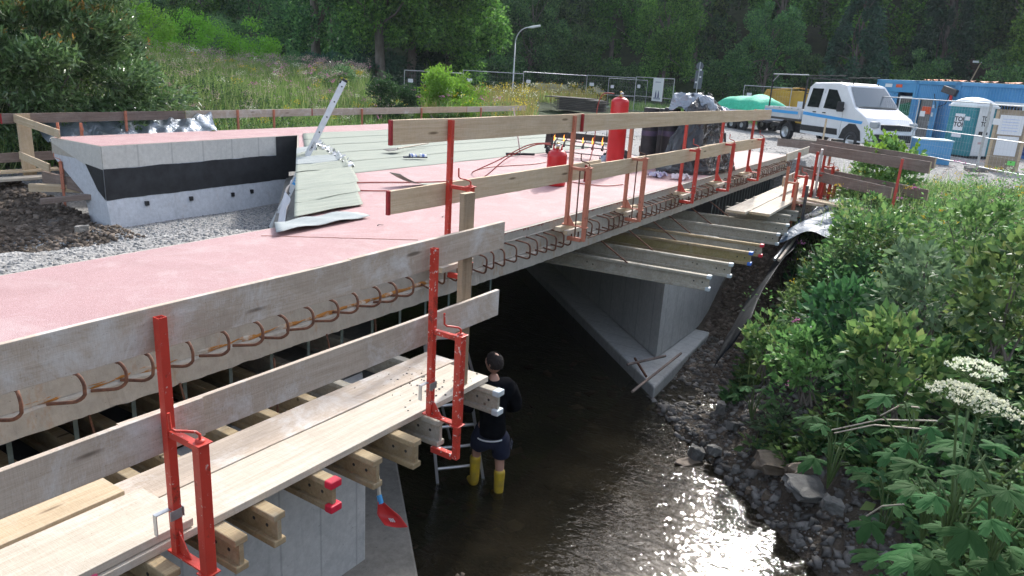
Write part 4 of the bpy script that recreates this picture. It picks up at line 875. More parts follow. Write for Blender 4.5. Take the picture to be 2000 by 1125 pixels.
_a = np.array([12.9, 8.2, .03]); _b = pd(1003, 213, 13.2); _d = _b - _a; c_, s_ = math.cos(.2), math.sin(.2)
MB().tube([(0, 0, 0), (_d[0] * c_ - _d[1] * s_, _d[0] * s_ + _d[1] * c_, _d[2])], .013, 8).build('handle', GALV, o)
def oc(u, v): return (7.85 + 1.05 * u, 7.05 - .45 * u + .20 * (v - .5), .012 + .18 * max(0, 1 - u * 2.2) ** 2 + .03 * u * (1 - u))
o = MB().grid(oc, 20, 3).build('membrane_offcut', MEMB, solid=.005); tag(o, 'narrow curled strip of grey membrane lying on the pink deck', 'offcut')
for i, (x, y) in enumerate([(7.1, 5.8), (7.4, 5.5), (5.7, 5.35), (6.6, 5.2), (8.2, 6.2)]):
    o = MB().grid(lambda u, v, x=x, y=y: (x + .09 * u, y + .012 * (v - .5) + .01 * math.sin(7 * u), .006 + .01 * math.sin(PI * u)), 6, 1).build('bitumen_shred', BLK, solid=.002)
    tag(o, ['tiny black shred in front of the grey flap', 'tiny black shred nearest the flap corner', 'tiny black shred close to the joint line', 'tiny black shred beside the low guard board end', 'tiny black shred under the hose loop'][i] + ' on the pink deck', 'shred', 'membrane shreds on the deck')

# ladders
def ladder(t, L, wd, n, dpt=.06, ext=ALU, foot=True):
    for s_ in (-1, 1):
        st = MB().box((s_ * wd / 2, 0, L / 2), (.025, dpt, L)).build('side_rail', ext, t, bevel=.003)
        if foot: MB().box((s_ * wd / 2, 0, .03), (.03, dpt + .01, .07)).build('rubber_foot', BLK, t, bevel=.006)
        MB().box((s_ * wd / 2, 0, L - .02), (.032, dpt + .008, .05)).build('end_cap', BLK, t, bevel=.008)
        for k in range(n): MB().tube([(s_ * (wd / 2 + .0145), 0, .16 + (L - .3) * k / (n - 1)), (s_ * (wd / 2 + .012), 0, .16 + (L - .3) * k / (n - 1))], .014, 10).build('rung_end', BLK, t) if s_ < 0 else None
    for k in range(n): MB().tube([(-wd / 2, 0, .16 + (L - .3) * k / (n - 1)), (wd / 2, 0, .16 + (L - .3) * k / (n - 1))], .014, 8).build('rung', ext, t)
t = thing('leaning_ladder', 'aluminium ladder with a blue sticker leaning on the bridge end', 'ladder')
A = Vector(pd(527, 452, 13.4)); B = Vector(pd(672, 158, 13.9)); zz = (B - A).normalized(); vw = Vector((.665, .745, 0)); xx = (vw - zz * vw.dot(zz)).normalized(); yy = zz.cross(xx)
L = (B - A).length; t.matrix_world = Matrix(((xx.x, yy.x, zz.x, A.x), (xx.y, yy.y, zz.y, A.y), (xx.z, yy.z, zz.z, A.z), (0, 0, 0, 1)))
ladder(t, L, .35, 10, dpt=.085)
MB().box((-.1895, 0, L * .36), (.002, .06, .30)).build('blue_sticker', BLUESTR, t); MB().box((-.1895, 0, L * .46), (.002, .05, .22)).build('sticker', two('sticker_print', (.42, .58, .70), (.75, .78, .8), 20, .6), t)
def text(body, size, mm, parent, loc, rot, name='lettering', align='CENTER', ext=.0006, bold=0):
    cu = bpy.data.curves.new(name, 'FONT'); cu.body = body; cu.size = size; cu.align_x = align; cu.align_y = 'CENTER'; cu.extrude = ext; cu.offset = bold; cu.space_line = .85
    ob = bpy.data.objects.new(name, cu); C.objects.link(ob); dg = bpy.context.evaluated_depsgraph_get(); me = bpy.data.meshes.new_from_object(ob.evaluated_get(dg)); bpy.data.objects.remove(ob); bpy.data.curves.remove(cu)
    me.materials.clear(); me.materials.append(mm); o = bpy.data.objects.new(name, me); C.objects.link(o); o.parent = parent; o.location = loc; o.rotation_euler = rot; return o
MROT = Matrix(((0, 0, -1), (0, 1, 0), (1, 0, 0)))
def text_rot(R3): return Matrix(R3).to_euler()
# on the side rail: reading upwards along the ladder, facing the viewer (-x)
RT = text_rot(((0, 0, -1), (0 , 1, 0), (1, 0, 0)))
text('KRAUSE', .062, PAPER, t, (-.192, 0, L * .36), RT)
text('TRIBILO', .05, INK, t, (-.1905, 0, L * .56), RT)
# A-frame ladder beside the man
t = thing('step_ladder', 'aluminium step ladder standing in the stream beside the man', 'ladder', (0, 0, 0))
A = Vector(pz(945, 945, -2.78)); T_ = Vector(pd(902, 650, 7.15)); 
w_ = Vector((-.40, .33, 0)); 
for off, nm in ((Vector((0, 0, 0)), 'front'), (w_, 'front')):
    MB().tube([A + off, T_ + off * .75], .022, 4, smooth=False).build('side_rail', ALU, t); MB().tube([A + off, A + off + Vector((0, 0, .06))], .03, 6).build('rubber_foot', BLK, t)
Bq = A + Vector((.95, .55, -.05))
for off in (Vector((0, 0, 0)), w_): MB().tube([Bq + off, T_ + off * .75], .018, 4, smooth=False).build('rear_rail', ALU, t)
for k in range(1, 7):
    q = k / 7.2; p0 = A.lerp(T_, q); MB().tube([p0, p0 + w_ * (1 - .25 * q)], .018, 6).build('rung', ALU, t)
MB().box(T_ + w_ * .37, (.34, .24, .03), Matrix.Rotation(-.68, 3, 'Z')).build('top_step', ALU, t)
# shovel on the left footing
t = thing('shovel', 'pale handled shovel with red blade and blue collar propped on the left footing', 'shovel')
P1 = Vector((4.72, 3.72, -2.44)); P0 = Vector(pz(731, 888, -1.75)); Pm = Vector(pd(742, 982, 5.55))
P0 = Vector(pd(731, 888, 5.95)); P1 = Vector(pd(775, 1030, 5.62)); Pm = Vector(pd(742, 980, 5.75))
MB().tube([P0, P0.lerp(Pm, .5) + Vector((.01, 0, 0)), Pm], .017, 8).build('handle', WOODP, t); MB().tube([P0.lerp(Pm, .86), Pm.lerp(P1, .08)], .024, 10).build('collar', BLUESTR, t)
dd = (P1 - Pm); sv = Vector((.5, -.86, 0)).normalized()
def bl(u, v):
    q = Pm + dd * (.08 + .92 * u); wd = .025 + .075 * min(1, u * 2.2); n_ = Vector((-.5, -.3, .8)); return q + sv * (v - .5) * 2 * wd + n_ * (-.05 * math.sin(PI * u) + .035 * (2 * v - 1) ** 2)
MB().grid(bl, 12, 8).build('blade', mat('red_blade', (.62, .03, .03), .4), t, solid=.003)
for q in (-1, 0, 1): MB().tube([bl(.55, .5 + q * .08) + Vector((-.002, -.004, .006)), bl(.72, .5 + q * .08) + Vector((-.002, -.004, .006))], .005, 5).build('blade_mark', PAPER, t)

# ------------------------------------------------------------------ the man
def skin_mesh(name, verts, edges, mm, parent=None, sub=2, root=0, extra=None):
    me = bpy.data.meshes.new(name); me.from_pydata([v[0] for v in verts], edges, []); o = bpy.data.objects.new(name, me); C.objects.link(o)
    o.modifiers.new('sk', 'SKIN').use_smooth_shade = True; sv_ = me.skin_vertices[0].data
    for i, v in enumerate(verts): r = v[1]; sv_[i].radius = r if isinstance(r, tuple) else (r, r); sv_[i].use_root = (i == root)
    q = o.modifiers.new('ss', 'SUBSURF'); q.levels = sub; q.render_levels = sub
    dg = bpy.context.evaluated_depsgraph_get(); m2 = bpy.data.meshes.new_from_object(o.evaluated_get(dg)); bpy.data.objects.remove(o)
    if extra:
        bm = bmesh.new(); bm.from_mesh(m2); extra(bm); bm.to_mesh(m2); bm.free()
    for p_ in m2.polygons: p_.use_smooth = True
    m2.materials.clear()
    for q_ in (mm if isinstance(mm, (list, tuple)) else [mm]): m2.materials.append(q_)
    o = bpy.data.objects.new(name, m2); C.objects.link(o); o.parent = parent; return o
FT = np.array([5.90, 3.90]); ground_z = -2.84
man = thing('person', 'man seen from behind in dark sweater, navy shorts and yellow boots standing in the stream', 'person', (FT[0], FT[1], ground_z), math.radians(48)); man.scale = (.95, .95, .95)
# local axes: +x is where he faces (away from the viewer), +y his left
def ch(*pts): return list(pts)
BV = [((0, 0, .95), (.12, .10)), ((.0, 0, 1.10), (.12, .09)), ((.01, 0, 1.27), (.13, .09)), ((.02, 0, 1.42), (.11, .07)), ((.02, 0, 1.50), (.065, .06)), ((.04, 0, 1.58), (.055, .055)),
      ((0.02, .10, .90), .08), ((.16, .12, .58), .058), ((.16, .125, .54), .055), ((.17, .13, .24), .042), ((.20, .135, .16), .04), ((.34, .15, .14), .035),
      ((0, -.10, .90), .08), ((.0, -.11, .50), .058), ((-.02, -.11, .46), .055), ((-.03, -.11, .14), .042), ((.0, -.115, .06), .04), ((.14, -.125, .04), .035),
      ((.02, .19, 1.40), .045), ((.05, .26, 1.16), .04), ((.26, .22, 1.12), .036), ((.31, .20, 1.12), .026), ((.36, .19, 1.12), (.034, .018)),
      ((.02, -.19, 1.40), .045), ((.04, -.27, 1.15), .04), ((.24, -.22, 1.06), .036), ((.29, -.20, 1.06), .026), ((.34, -.19, 1.06), (.034, .018))]
BE = [(0, 1), (1, 2), (2, 3), (3, 4), (4, 5), (0, 6), (6, 7), (7, 8), (8, 9), (9, 10), (10, 11), (0, 12), (12, 13), (13, 14), (14, 15), (15, 16), (16, 17), (3, 18), (18, 19), (19, 20), (20, 21), (21, 22), (3, 23), (23, 24), (24, 25), (25, 26), (26, 27)]
def finger_chain(V_, E_, w0, base, d, L_, r):
    i0 = w0
    for k in range(1, 4):
        V_.append((tuple(base[j] + d[j] * L_ * k / 3 + (0, 0, -.012 * k * k)[j] * .5 for j in range(3)), r * (1 - .12 * k))); E_.append((i0, len(V_) - 1)); i0 = len(V_) - 1
for hidx, sy in ((22, 1), (27, -1)):
    b = BV[hidx][0]
    for k, (o_, L_) in enumerate([(-.026, .06), (-.009, .07), (.009, .066), (.026, .052)]): finger_chain(BV, BE, hidx, (b[0] + .01, b[1] + o_ * .3, b[2] + o_), (.95, -.1 * sy, o_ * 3), L_, .0085)
    finger_chain(BV, BE, hidx - 1, (b[0] - .04, b[1] - .02 * sy, b[2] + .03), (.6, -.45 * sy, .5), .055, .01)
def headgeo(bm):
    r = bmesh.ops.create_icosphere(bm, subdivisions=4, radius=1); rot = Matrix.Rotation(.75, 3, 'Z') @ Matrix.Rotation(.05, 3, 'Y')
    for v in r['verts']:
        p = v.co.copy(); x, y, z = p; q = Vector((x * .098, y * .076, z * .118))
        if z < 0: q.x += .012 * (-z) if x > 0 else .012 * (-z); q.y *= 1 + .22 * z; q.x *= (1 + .10 * z)
        if x > .5:  # face: brow, eye sockets, nose, mouth, chin
            nose = math.exp(-((y / .13) ** 2)) * math.exp(-(((z + .12) / .22) ** 2)); q.x += .026 * nose
            for e in (-.36, .36): q.x -= .012 * math.exp(-(((y - e) / .16) ** 2 + ((z - .06) / .12) ** 2))
            q.x += .008 * math.exp(-((z - .25) / .1) ** 2); q.x += .007 * math.exp(-(((z + .50) / .06) ** 2 + (y / .3) ** 2)); q.x -= .006 * math.exp(-(((z + .57) / .03) ** 2 + (y / .3) ** 2)); q.x += .012 * math.exp(-(((z + .85) / .15) ** 2 + (y / .35) ** 2))
        for e in (-1, 1):
            g = math.exp(-(((x + .02) / .17) ** 2 + ((z + .03) / .26) ** 2)) * (1 if y * e > .75 else 0); q.y += e * .018 * g
        v.co = rot @ q + Vector((.055, 0, 1.685))
skin_mesh('body', BV, BE, SKINM, man, 2, 0, headgeo)
def hair(bm):
    r = bmesh.ops.create_icosphere(bm, subdivisions=4, radius=1); rot = Matrix.Rotation(.75, 3, 'Z'); kill = []
    for v in r['verts']:
        x, y, z = v.co; lim = -.45 + .75 * max(0, x + .1) + (.9 * max(0, x - .35)); 
        if z < lim or (z > .72 and x < .25 and (x + .25) ** 2 + y * y < .07): kill.append(v)
        n = .002 * math.sin(40 * x + 30 * z) + .002 * math.sin(50 * y); v.co = rot @ Vector((x * (.108 + n), y * (.087 + n), z * (.127 + n))) + Vector((.053, 0, 1.688))
    bmesh.ops.delete(bm, geom=kill, context='VERTS')
bm = bmesh.new(); hair(bm); me = bpy.data.meshes.new('hair'); bm.to_mesh(me); bm.free(); me.materials.append(HAIR); o = bpy.data.objects.new('hair', me); C.objects.link(o); o.parent = man
SV = [((0, 0, .84), (.19, .16)), ((0, 0, .95), (.205, .168)), ((0, 0, 1.03), (.19, .155)), ((.01, 0, 1.27), (.20, .155)), ((.02, 0, 1.42), (.20, .15)), ((.022, 0, 1.53), (.10, .095)),
      ((.02, .20, 1.42), .095), ((.05, .275, 1.16), .075), ((.24, .225, 1.125), .058), ((.02, -.20, 1.42), .095), ((.04, -.285, 1.15), .075), ((.22, -.225, 1.065), .058)]
def folds(am, f):
    def fn_(bm):
        for v in bm.verts:
            n_ = fbm(np.array(v.co.x * 3 + v.co.z * 5), np.array(v.co.y * 6 - v.co.z * 3), f, 3); r_ = Vector((v.co.x, v.co.y, 0)); 
            if r_.length > 1e-4: v.co += r_.normalized() * float(n_) * am
    return fn_
skin_mesh('sweater', SV, [(0, 1), (1, 2), (2, 3), (3, 4), (4, 5), (4, 6), (6, 7), (7, 8), (4, 9), (9, 10), (10, 11)], DSWEAT, man, 3, 0, folds(.012, 2.2))
skin_mesh('shorts', [((0, 0, .98), (.165, .135)), ((0, .03, .90), (.15, .14)), ((0.04, .115, .78), .125), ((.13, .13, .62), .11), ((0, -.115, .78), .125), ((-.005, -.125, .54), .11)], [(0, 1), (1, 2), (2, 3), (1, 4), (4, 5)], NAVY, man, 3, 0, folds(.010, 2.6))
MB().grid(lambda u, v: (-.03 + .08 * u - .10, -.205 - .012 * v, .72 + .10 * v), 3, 3).build('shorts_print', two('shorts_print', (.5, .52, .58), (.03, .04, .09), 60, .8), man)
mb = MB(); mb.lathe([(.172, 0), (.176, .012), (.172, .025)], 24, (0, 0, 0)); o = mb.build('shirt_hem', PAPER, man, loc=(-.0, 0, .835)); o.scale = (.86, 1.0, .8)
for (bx_, by_, sd_) in ((.16, .132, 1), (-.025, -.112, -1)):
    x0 = bx_; zo = .10 if sd_ > 0 else 0
    skin_mesh('boot', [((x0, by_, .44 + zo), (.068, .073)), ((x0, by_, .30 + zo), .064), ((x0, by_, .13 + zo), .058), ((x0 + .01, by_, .06 + zo), .055), ((x0 + .12, by_ + .01, .045 + zo), (.044, .055)), ((x0 + .19, by_ + .015, .04 + zo), (.036, .048))], [(0, 1), (1, 2), (2, 3), (3, 4), (4, 5)], YEL, man)

# ------------------------------------------------------------------ the yard: truck, trailer, containers
YZ = -.5
def crew_truck():
    # local +x forward, origin on the ground at the middle of the rear axle
    fw = pz(1664, 277, -.16); rw = pz(1538, 258, -.16); az = math.atan2(fw[1] - rw[1], fw[0] - rw[0]); WB = 4.05
    # rear wheel of the visible (right) side
    rx = Vector((math.cos(az), math.sin(az), 0)); ry = Vector((-rx.y, rx.x, 0))
    org = Vector((rw[0], rw[1], YZ)) + ry * .88
    t = thing('crew_cab_truck', 'white crew cab flatbed truck with light blue stripe, parked facing the viewer', 'truck', org, az); t.scale = (1.04, 1.04, 1.05)
    W = 1.98
    # cab: side profile (x, z) from the rear lower corner round
    x0 = 1.02; prof = [(x0, .42), (x0, 1.15), (x0 + .06, 2.20), (x0 + .25, 2.34), (x0 + 1.7, 2.38), (x0 + 2.15, 2.30), (x0 + 2.95, 1.52), (x0 + 3.75, 1.22), (x0 + 4.02, 1.02), (x0 + 4.10, .72), (x0 + 4.08, .45), (x0 + 3.8, .36)]
    def hw(z): return W / 2 - .13 * max(0, (z - 1.35)) ** 1.1 * 1.0
    mb = MB(); n = len(prof)
    lev = []
    # skin built as bands across the width: 5 stations to round the edges
    st = [-1, -.94, -.7, 0, .7, .94, 1]
    for i in range(n):
        x, z = prof[i]; row = []
        for s_ in st:
            r = abs(s_); ins = .05 * (r > .99); nose = .20 * r ** 4 * max(0, (x - x0 - 2.9) / 1.2) if x > x0 + 2.9 else 0
            row.append((x - nose, s_ * hw(z), z - (ins * .9 if z > 2.1 else (.02 if r > .99 else 0))))
        lev.append(row)
    vs = [p for r in lev for p in r]; k = len(st)
    fs = [(i * k + j, i * k + j + 1, (i + 1) * k + j + 1, (i + 1) * k + j) for i in range(n - 1) for j in range(k - 1)]
    mb.add(vs, fs, 0, False)
    for e in (0, k - 1):
        ids = [i * k + e for i in range(n)]; fz = [vs[i] for i in ids]
        v2, f2 = flat_tris([(p[0], p[2]) for p in fz], 0); mb.add(fz, f2 if e else [q[::-1] for q in f2])
    body = mb.build('cab', WHT, t, bevel=.03)
    def side(poly, y, mm, name, th=.012, par=None, both=True):
        for s_ in ((-1, 1) if both else (-1,)):
            v2, f2 = flat_tris(poly, 0); q = MB(); q.add([(a, s_ * (hw(b) + th), b) for a, b in poly], f2 if s_ < 0 else [f_[::-1] for f_ in f2])
            q.build(name, mm, par or t, solid=0)
    # windows, stripes, sills, wheel arches (each its own slightly proud panel)
    side([(x0 + .20, 1.42), (x0 + .92, 1.42), (x0 + .95, 2.12), (x0 + .28, 2.12)], 0, GLASSD, 'rear_side_window', .008)
    side([(x0 + 1.20, 1.42), (x0 + 2.28, 1.38), (x0 + 2.22, 1.62), (x0 + 1.72, 2.10), (x0 + 1.24, 2.12)], 0, GLASSD, 'front_side_window', .008)
    side([(x0 + .02, 1.10), (x0 + 3.45, .98), (x0 + 3.5, 1.08), (x0 + .02, 1.22)], 0, BLUESTR, 'blue_stripe', .006)
    side([(x0 + .02, .50), (x0 + 2.25, .50), (x0 + 2.20, .72), (x0 + .02, .72)], 0, BLK, 'side_moulding', .012)
    side([(x0 + 2.36, .40), (x0 + 2.50, .74), (x0 + 2.80, .96), (x0 + 3.15, .96), (x0 + 3.45, .74), (x0 + 3.56, .40)], 0, BLK, 'wheel_arch', .010)
    for xd in (x0 + 1.07, x0 + 2.36):
        side([(xd - .006, .5), (xd + .006, .5), (xd + .006, 2.1 if xd < x0 + 2 else 1.4), (xd - .006, 2.1 if xd < x0 + 2 else 1.4)], 0, DARKST, 'door_gap', .005)
    for xd in (x0 + .72, x0 + 1.3):
        for s_ in (-1, 1): MB().box((xd, s_ * (hw(1.2) + .02), 1.25), (.18, .03, .035)).build('door_handle', BLK, t, bevel=.008)
    # windscreen follows the slope
    a, b = (x0 + 2.22, 2.23), (x0 + 2.90, 1.57); nx, nz = (b[1] - a[1]), -(b[0] - a[0]); L_ = math.hypot(nx, nz); nx, nz = -nx / L_, -nz / L_
    wv = []
    for (x, z), q in ((a, .86), (b, .97)):
        for s_ in (-1, -.5, 0, .5, 1): wv.append((x + .012 * nx + .012 + (.05 * (1 - s_ * s_)), s_ * hw(z) * q * .97, z + .014 * abs(nz) + .0))
    MB().add(wv, [(j, j + 1, 5 + j + 1, 5 + j) for j in range(4)], 0, True).build('windscreen', GLASSW, t)
    mb = MB(); mb.box((x0 + 2.93, 0, 1.53), (.05, 1.62, .03)); mb.build('wiper_cowl', BLK, t)
    mb = MB(); mb.box((x0 + 4.03, 0, .93), (.14, 1.25, .20)); mb.box((x0 + 4.05, 0, .56), (.16, 1.7, .26)); mb.build('grille', BLK, t, bevel=.03)
    MB().box((x0 + 4.11, 0, .58), (.02, .52, .11)).build('number_plate', PAPER, t)
    for s_ in (-1, 1):
        MB().box((x0 + 3.90, s_ * .80, 1.0), (.28, .28, .22), Matrix.Rotation(s_ * -.5, 3, 'Z')).build('headlight', mat('headlight_glass', (.35, .38, .40), .08, 0, 1), t, bevel=.04)
        mb = MB(); mb.box((x0 + 2.36, s_ * (hw(1.4) + .16), 1.52), (.12, .24, .36)); mb.box((x0 + 2.36, s_ * (hw(1.4) + .04), 1.44), (.06, .12, .10)); mb.build('wing_mirror', BLK, t, bevel=.05)
    MB().box((x0 + .9, 0, 2.40), (.5, .05, .02)).tube([(x0 + 2.1, -.55, 2.32), (x0 + 2.1, -.55, 2.40)], .02, 8).tube([(x0 + 2.1, .55, 2.32), (x0 + 2.1, .55, 2.40)], .02, 8).build('roof_marker', BLK, t)
    # chassis, wheels
    mb = MB(); mb.box((1.3, .38, .55), (6.3, .09, .18)); mb.box((1.3, -.38, .55), (6.3, .09, .18)); mb.box((.45, -.66, .50), (.9, .28, .3)); mb.build('chassis', BLK, t)
    def wheel(x, y, s_):
        w_ = MB().lathe([(.22, -.10), (.33, -.10), (.345, -.07), (.345, .07), (.33, .10), (.22, .10)], 30).build('wheel', BLK, t, loc=(x, y, .345), rot=(PI / 2, 0, 0))
        MB().lathe([(.0, .03), (.07, .05), (.08, .03), (.19, .0), (.215, .09), (.225, .102)] if s_ < 0 else [(.0, -.03), (.07, -.05), (.08, -.03), (.19, .0), (.215, -.09), (.225, -.102)], 30).build('rim', GALV, w_)
        return w_
    for x in (0, WB):
        for s_ in (-1, 1): wheel(x, s_ * (.88 if x == 0 else .925), s_)
    for s_ in (-1, 1):
        mb = MB(); mb.grid(lambda u, v, s_=s_: (-.46 * math.cos(PI * u), s_ * (.74 + .30 * v), .36 + .44 * math.sin(PI * u)), 14, 2); mb.build('mudguard', BLK, t, solid=.015)
    # flatbed with drop sides
    bx0, bx1 = -1.55, .95
    MB().box(((bx0 + bx1) / 2, 0, .86), (bx1 - bx0, 2.1, .10)).build('flatbed_floor', DARKST, t)
    for s_ in (-1, 1):
        p = MB().box(((bx0 + bx1) / 2, s_ * 1.06, 1.10), (bx1 - bx0, .03, .40)).build('drop_side', SILVERP, t, bevel=.006)
        MB().box(((bx0 + bx1) / 2 - .03, s_ * 1.08, 1.13), (bx1 - bx0 - .2, .006, .11)).build('side_stripe', BLUESTR, p)
        for k_ in range(6): MB().box((bx0 + .25 + .42 * k_, s_ * 1.082, 1.285), (.03, .012, .03)).build('lashing_hook', DARKST, p)
    for x in (bx0, bx1): MB().box((x, 0, 1.10), (.03, 2.1, .40)).build('end_board', SILVERP, t, bevel=.006)
    mb = MB()
    for y in (-.95, .95):
        mb.box((bx1 - .02, y, 1.75), (.06, .06, 1.5)); MB().box((bx0 + .12, y, 1.72), (.045, .045, 1.75)).build('rack_post', BLK, t)
    mb.box((bx1 - .02, 0, 2.50), (.05, 1.95, .05)); mb.box((bx1 - .02, 0, 1.9), (.03, 1.9, .04)); mb.box((bx1 - .02, 0, 1.5), (.03, 1.9, .04)); mb.build('headboard', BLK, t)
    mb = MB(); mb.tube([(bx0 + .12, -.95, 2.6), (bx1, -.95, 2.6)], .025, 6); mb.tube([(bx0 + .12, -.95, 2.3), (bx0 + .5, -.95, 2.58)], .02, 6); mb.build('rack_rail', GALV, t)
    mb = MB(); mb.tube([(bx1, -.9, 2.58), (x0 + 1.9, -.75, 2.62)], .02, 6); mb.tube([(bx1, .9, 2.58), (x0 + 1.9, .75, 2.62)], .02, 6); mb.build('roof_rail', BLK, t)
    return t
crew_truck()
def trailer():
    a = pd(1390, 235, 40.5); b = pd(1480, 248, 38.2); az = math.atan2(b[1] - a[1], b[0] - a[0]); L_ = math.hypot(b[0] - a[0], b[1] - a[1]) + .3
    t = thing('flatbed_trailer', 'silver flatbed trailer with blue stripe loaded under a green net', 'trailer', (a[0], a[1], YZ), az)
    Wd = 2.1
    MB().box((L_ / 2, Wd / 2, .60), (L_, Wd, .12)).build('bed', DARKST, t)
    for y in (0, Wd):
        p = MB().box((L_ / 2, y, .86), (L_, .03, .42)).build('drop_side', SILVERP, t, bevel=.006); MB().box((L_ / 2, y + (-.018 if y == 0 else .018), .90), (L_ - .2, .006, .16)).build('side_stripe', BLUESTR, p)
    for x in (0, L_):
        p = MB().box((x, Wd / 2, .86), (.03, Wd, .42)).build('end_board', SILVERP, t, bevel=.006)
        if x: MB().box((x + .018, Wd / 2, .9), (.006, Wd - .5, .16)).build('end_stripe', BLUESTR, p); MB().lathe([(0, .004), (.06, .003), (.07, 0)], 14).build('reflector', GASRED, p, loc=(x + .02, .25, .92), rot=(0, PI / 2, 0))
    for x in (L_ * .42, L_ * .62):
        for y in (-.02, Wd - .05): w_ = MB().lathe([(.12, -.09), (.30, -.09), (.31, -.06), (.31, .06), (.30, .09), (.12, .09)], 22).build('wheel', BLK, t, loc=(x, y + .05, .31), rot=(PI / 2, 0, 0)); MB().lathe([(0, .05), (.12, .05), (.17, .085)], 18).build('rim', GALV, w_)
    MB().tube([(L_, Wd / 2, .5), (L_ + .9, Wd / 2, .45)], .05, 6).build('drawbar', DARKST, t)
    o = MB().grid(lambda u, v: (L_ * (.02 + u * .90), Wd * (v * 1.04 - .02), 1.02 + .72 * max(0, math.sin(PI * min(max(u * 1.02, 0), 1))) ** .28 * max(0, math.sin(PI * v)) ** .3 * (1 + .10 * math.sin(9 * u + 3 * v)) + .03 * math.sin(23 * u) * math.sin(PI * v)), 40, 16).build('load_net', GREEN_NET, None); o.location = t.location; o.rotation_euler = t.rotation_euler
    tag(o, 'green net stretched over the load of the trailer', 'net'); return t
trailer()
p = pd(1556, 210, 47.0); t = thing('yellow_skip', 'yellow waste skip with lids behind the truck bed', 'skip', (p[0], p[1], YZ), -1.25); t.scale = (1.15, 1.2, 1.42)
mb = MB(); mb.prism([(-1.5, .1), (1.5, .1), (1.75, 1.0), (1.5, 1.45), (-1.5, 1.45), (-1.75, 1.0)], -.8, .8, fn=lambda a, b, c: (a, c, b)); mb.build('body', YSKIP, t, bevel=.03)
for x in (-1.2, -.4, .4, 1.2): MB().box((x, -.84, .75), (.07, .09, 1.25)).build('rib', YSKIP, t)
for x in (-.75, .75): MB().box((x, 0, 1.48), (1.4, 1.62, .05), Matrix.Rotation(.1 * (1 if x > 0 else -1), 3, 'Y')).build('lid', two('rusty_lid', (.45, .22, .08), (.6, .36, .04), 4, .7), t)
MB().box((.1, -.815, .85), (.35, .01, .4)).build('notice', PAPER, t)

def container(x, y, az, L_, Wd, H_, label, face='front', cor=True, roofmess=False):
    """corner of the facade at the origin, facade along local +x, body behind in +y"""
    t = thing('site_container', label, 'container', (x, y, YZ), az)
    mb = MB()
    for px_ in (.05, L_ - .05):
        for py_ in (.05, Wd - .05): mb.box((px_, py_, H_ / 2), (.12, .12, H_))
    for z in (.07, H_ - .08): mb.box((L_ / 2, .04, z), (L_, .10, .16)); mb.box((L_ / 2, Wd - .04, z), (L_, .10, .16)); mb.box((.04, Wd / 2, z), (.10, Wd, .16)); mb.box((L_ - .04, Wd / 2, z), (.10, Wd, .16))
    mb.build('frame', BLUE, t, bevel=.01)
    MB().box((L_ / 2, Wd / 2, H_ - .04), (L_ - .1, Wd - .1, .05)).build('roof', BLUED, t)
    def corr(u0, u1, z0, z1, name='corrugated_wall', axis='x', off=.04):
        n = max(2, int((u1 - u0) / .11)); q = []
        for i in range(n * 4 + 1):
            a = u0 + (u1 - u0) * i / (n * 4); d = [0, .035, .035, 0][i % 4]; q.append((a, d))
        vs = []
        for z in (z0, z1):
            for a, d in q: vs.append((a, off + d, z) if axis == 'x' else (off + d if axis == 'l' else L_ - off - d, a, z))
        m_ = len(q); MB().add(vs, [(i, i + 1, m_ + i + 1, m_ + i) for i in range(m_ - 1)]).build(name, BLUE, t)
    corr(.1, Wd - .1, .1, H_ - .1, axis='l'); corr(.1, Wd - .1, .1, H_ - .1, axis='r')
    return t, corr
# positions from the survey of the yard
A0 = pd(1697, 250, 42.0); A1 = pd(1774, 255, 40.5); B1 = pd(1850, 270, 38.6); C1 = pd(2075, 290, 37.5)
def az2(a, b): return math.atan2(b[1] - a[1], b[0] - a[0])
LA = math.hypot(A1[0] - A0[0], A1[1] - A0[1]); LB = math.hypot(B1[0] - A1[0], B1[1] - A1[1]); LC = math.hypot(C1[0] - B1[0], C1[1] - B1[1])
HC = 2.85
t, corr = container(A0[0], A0[1], az2(A0, A1), LA - .04, 5.8, HC, 'leftmost blue site container with a window, behind the truck cab'); corr(.1, LA - 1.0, .1, 2.3); MB().box((LA / 2, .04, 2.55), (LA - .2, .05, .5)).build('header_panel', BLUE, t)
MB().box((LA - .45, .03, 1.65), (.75, .05, .95)).build('window', WHTP, t); MB().box((LA - .45, .0, 1.65), (.6, .02, .8)).build('pane', GLASSD, t); MB().box((.7, .0, 2.58), (.4, .01, .16)).build('sticker', PAPER, t); MB().box((1.3, .0, 2.58), (.35, .01, .14)).build('sticker', ORSIGN, t)
corr(.1, LA - .85, .1, .2)
t, corr = container(A1[0], A1[1], az2(A1, B1), LB - .04, 5.8, HC, 'middle blue container with an open door showing orange gear'); corr(.1, .35, .1, HC - .15); corr(1.25, LB - .1, .1, HC - .15); corr(.35, 1.25, 2.05, HC - .15)
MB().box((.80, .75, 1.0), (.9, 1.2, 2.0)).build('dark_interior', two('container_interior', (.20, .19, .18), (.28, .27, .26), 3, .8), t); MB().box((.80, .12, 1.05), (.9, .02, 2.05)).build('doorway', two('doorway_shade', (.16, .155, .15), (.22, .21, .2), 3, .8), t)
MB().box((.80, .09, 1.55), (.6, .06, .34)).build('orange_box', ORSIGN, t, bevel=.03)
dr = MB().box((0, 0, 0), (.9, .05, 2.0)).build('open_door', BLUE, t, bevel=.01, loc=(1.62, -.22, 1.05), rot=(0, 0, -.5)); MB().box((-.1, -.03, .35), (.34, .01, .18)).build('door_notice', PAPER, dr); MB().box((-.15, -.03, .7), (.25, .01, .14)).build('door_notice', PAPER, dr); MB().box((-.36, -.04, -.05), (.04, .05, .2)).build('handle', GALV, dr)
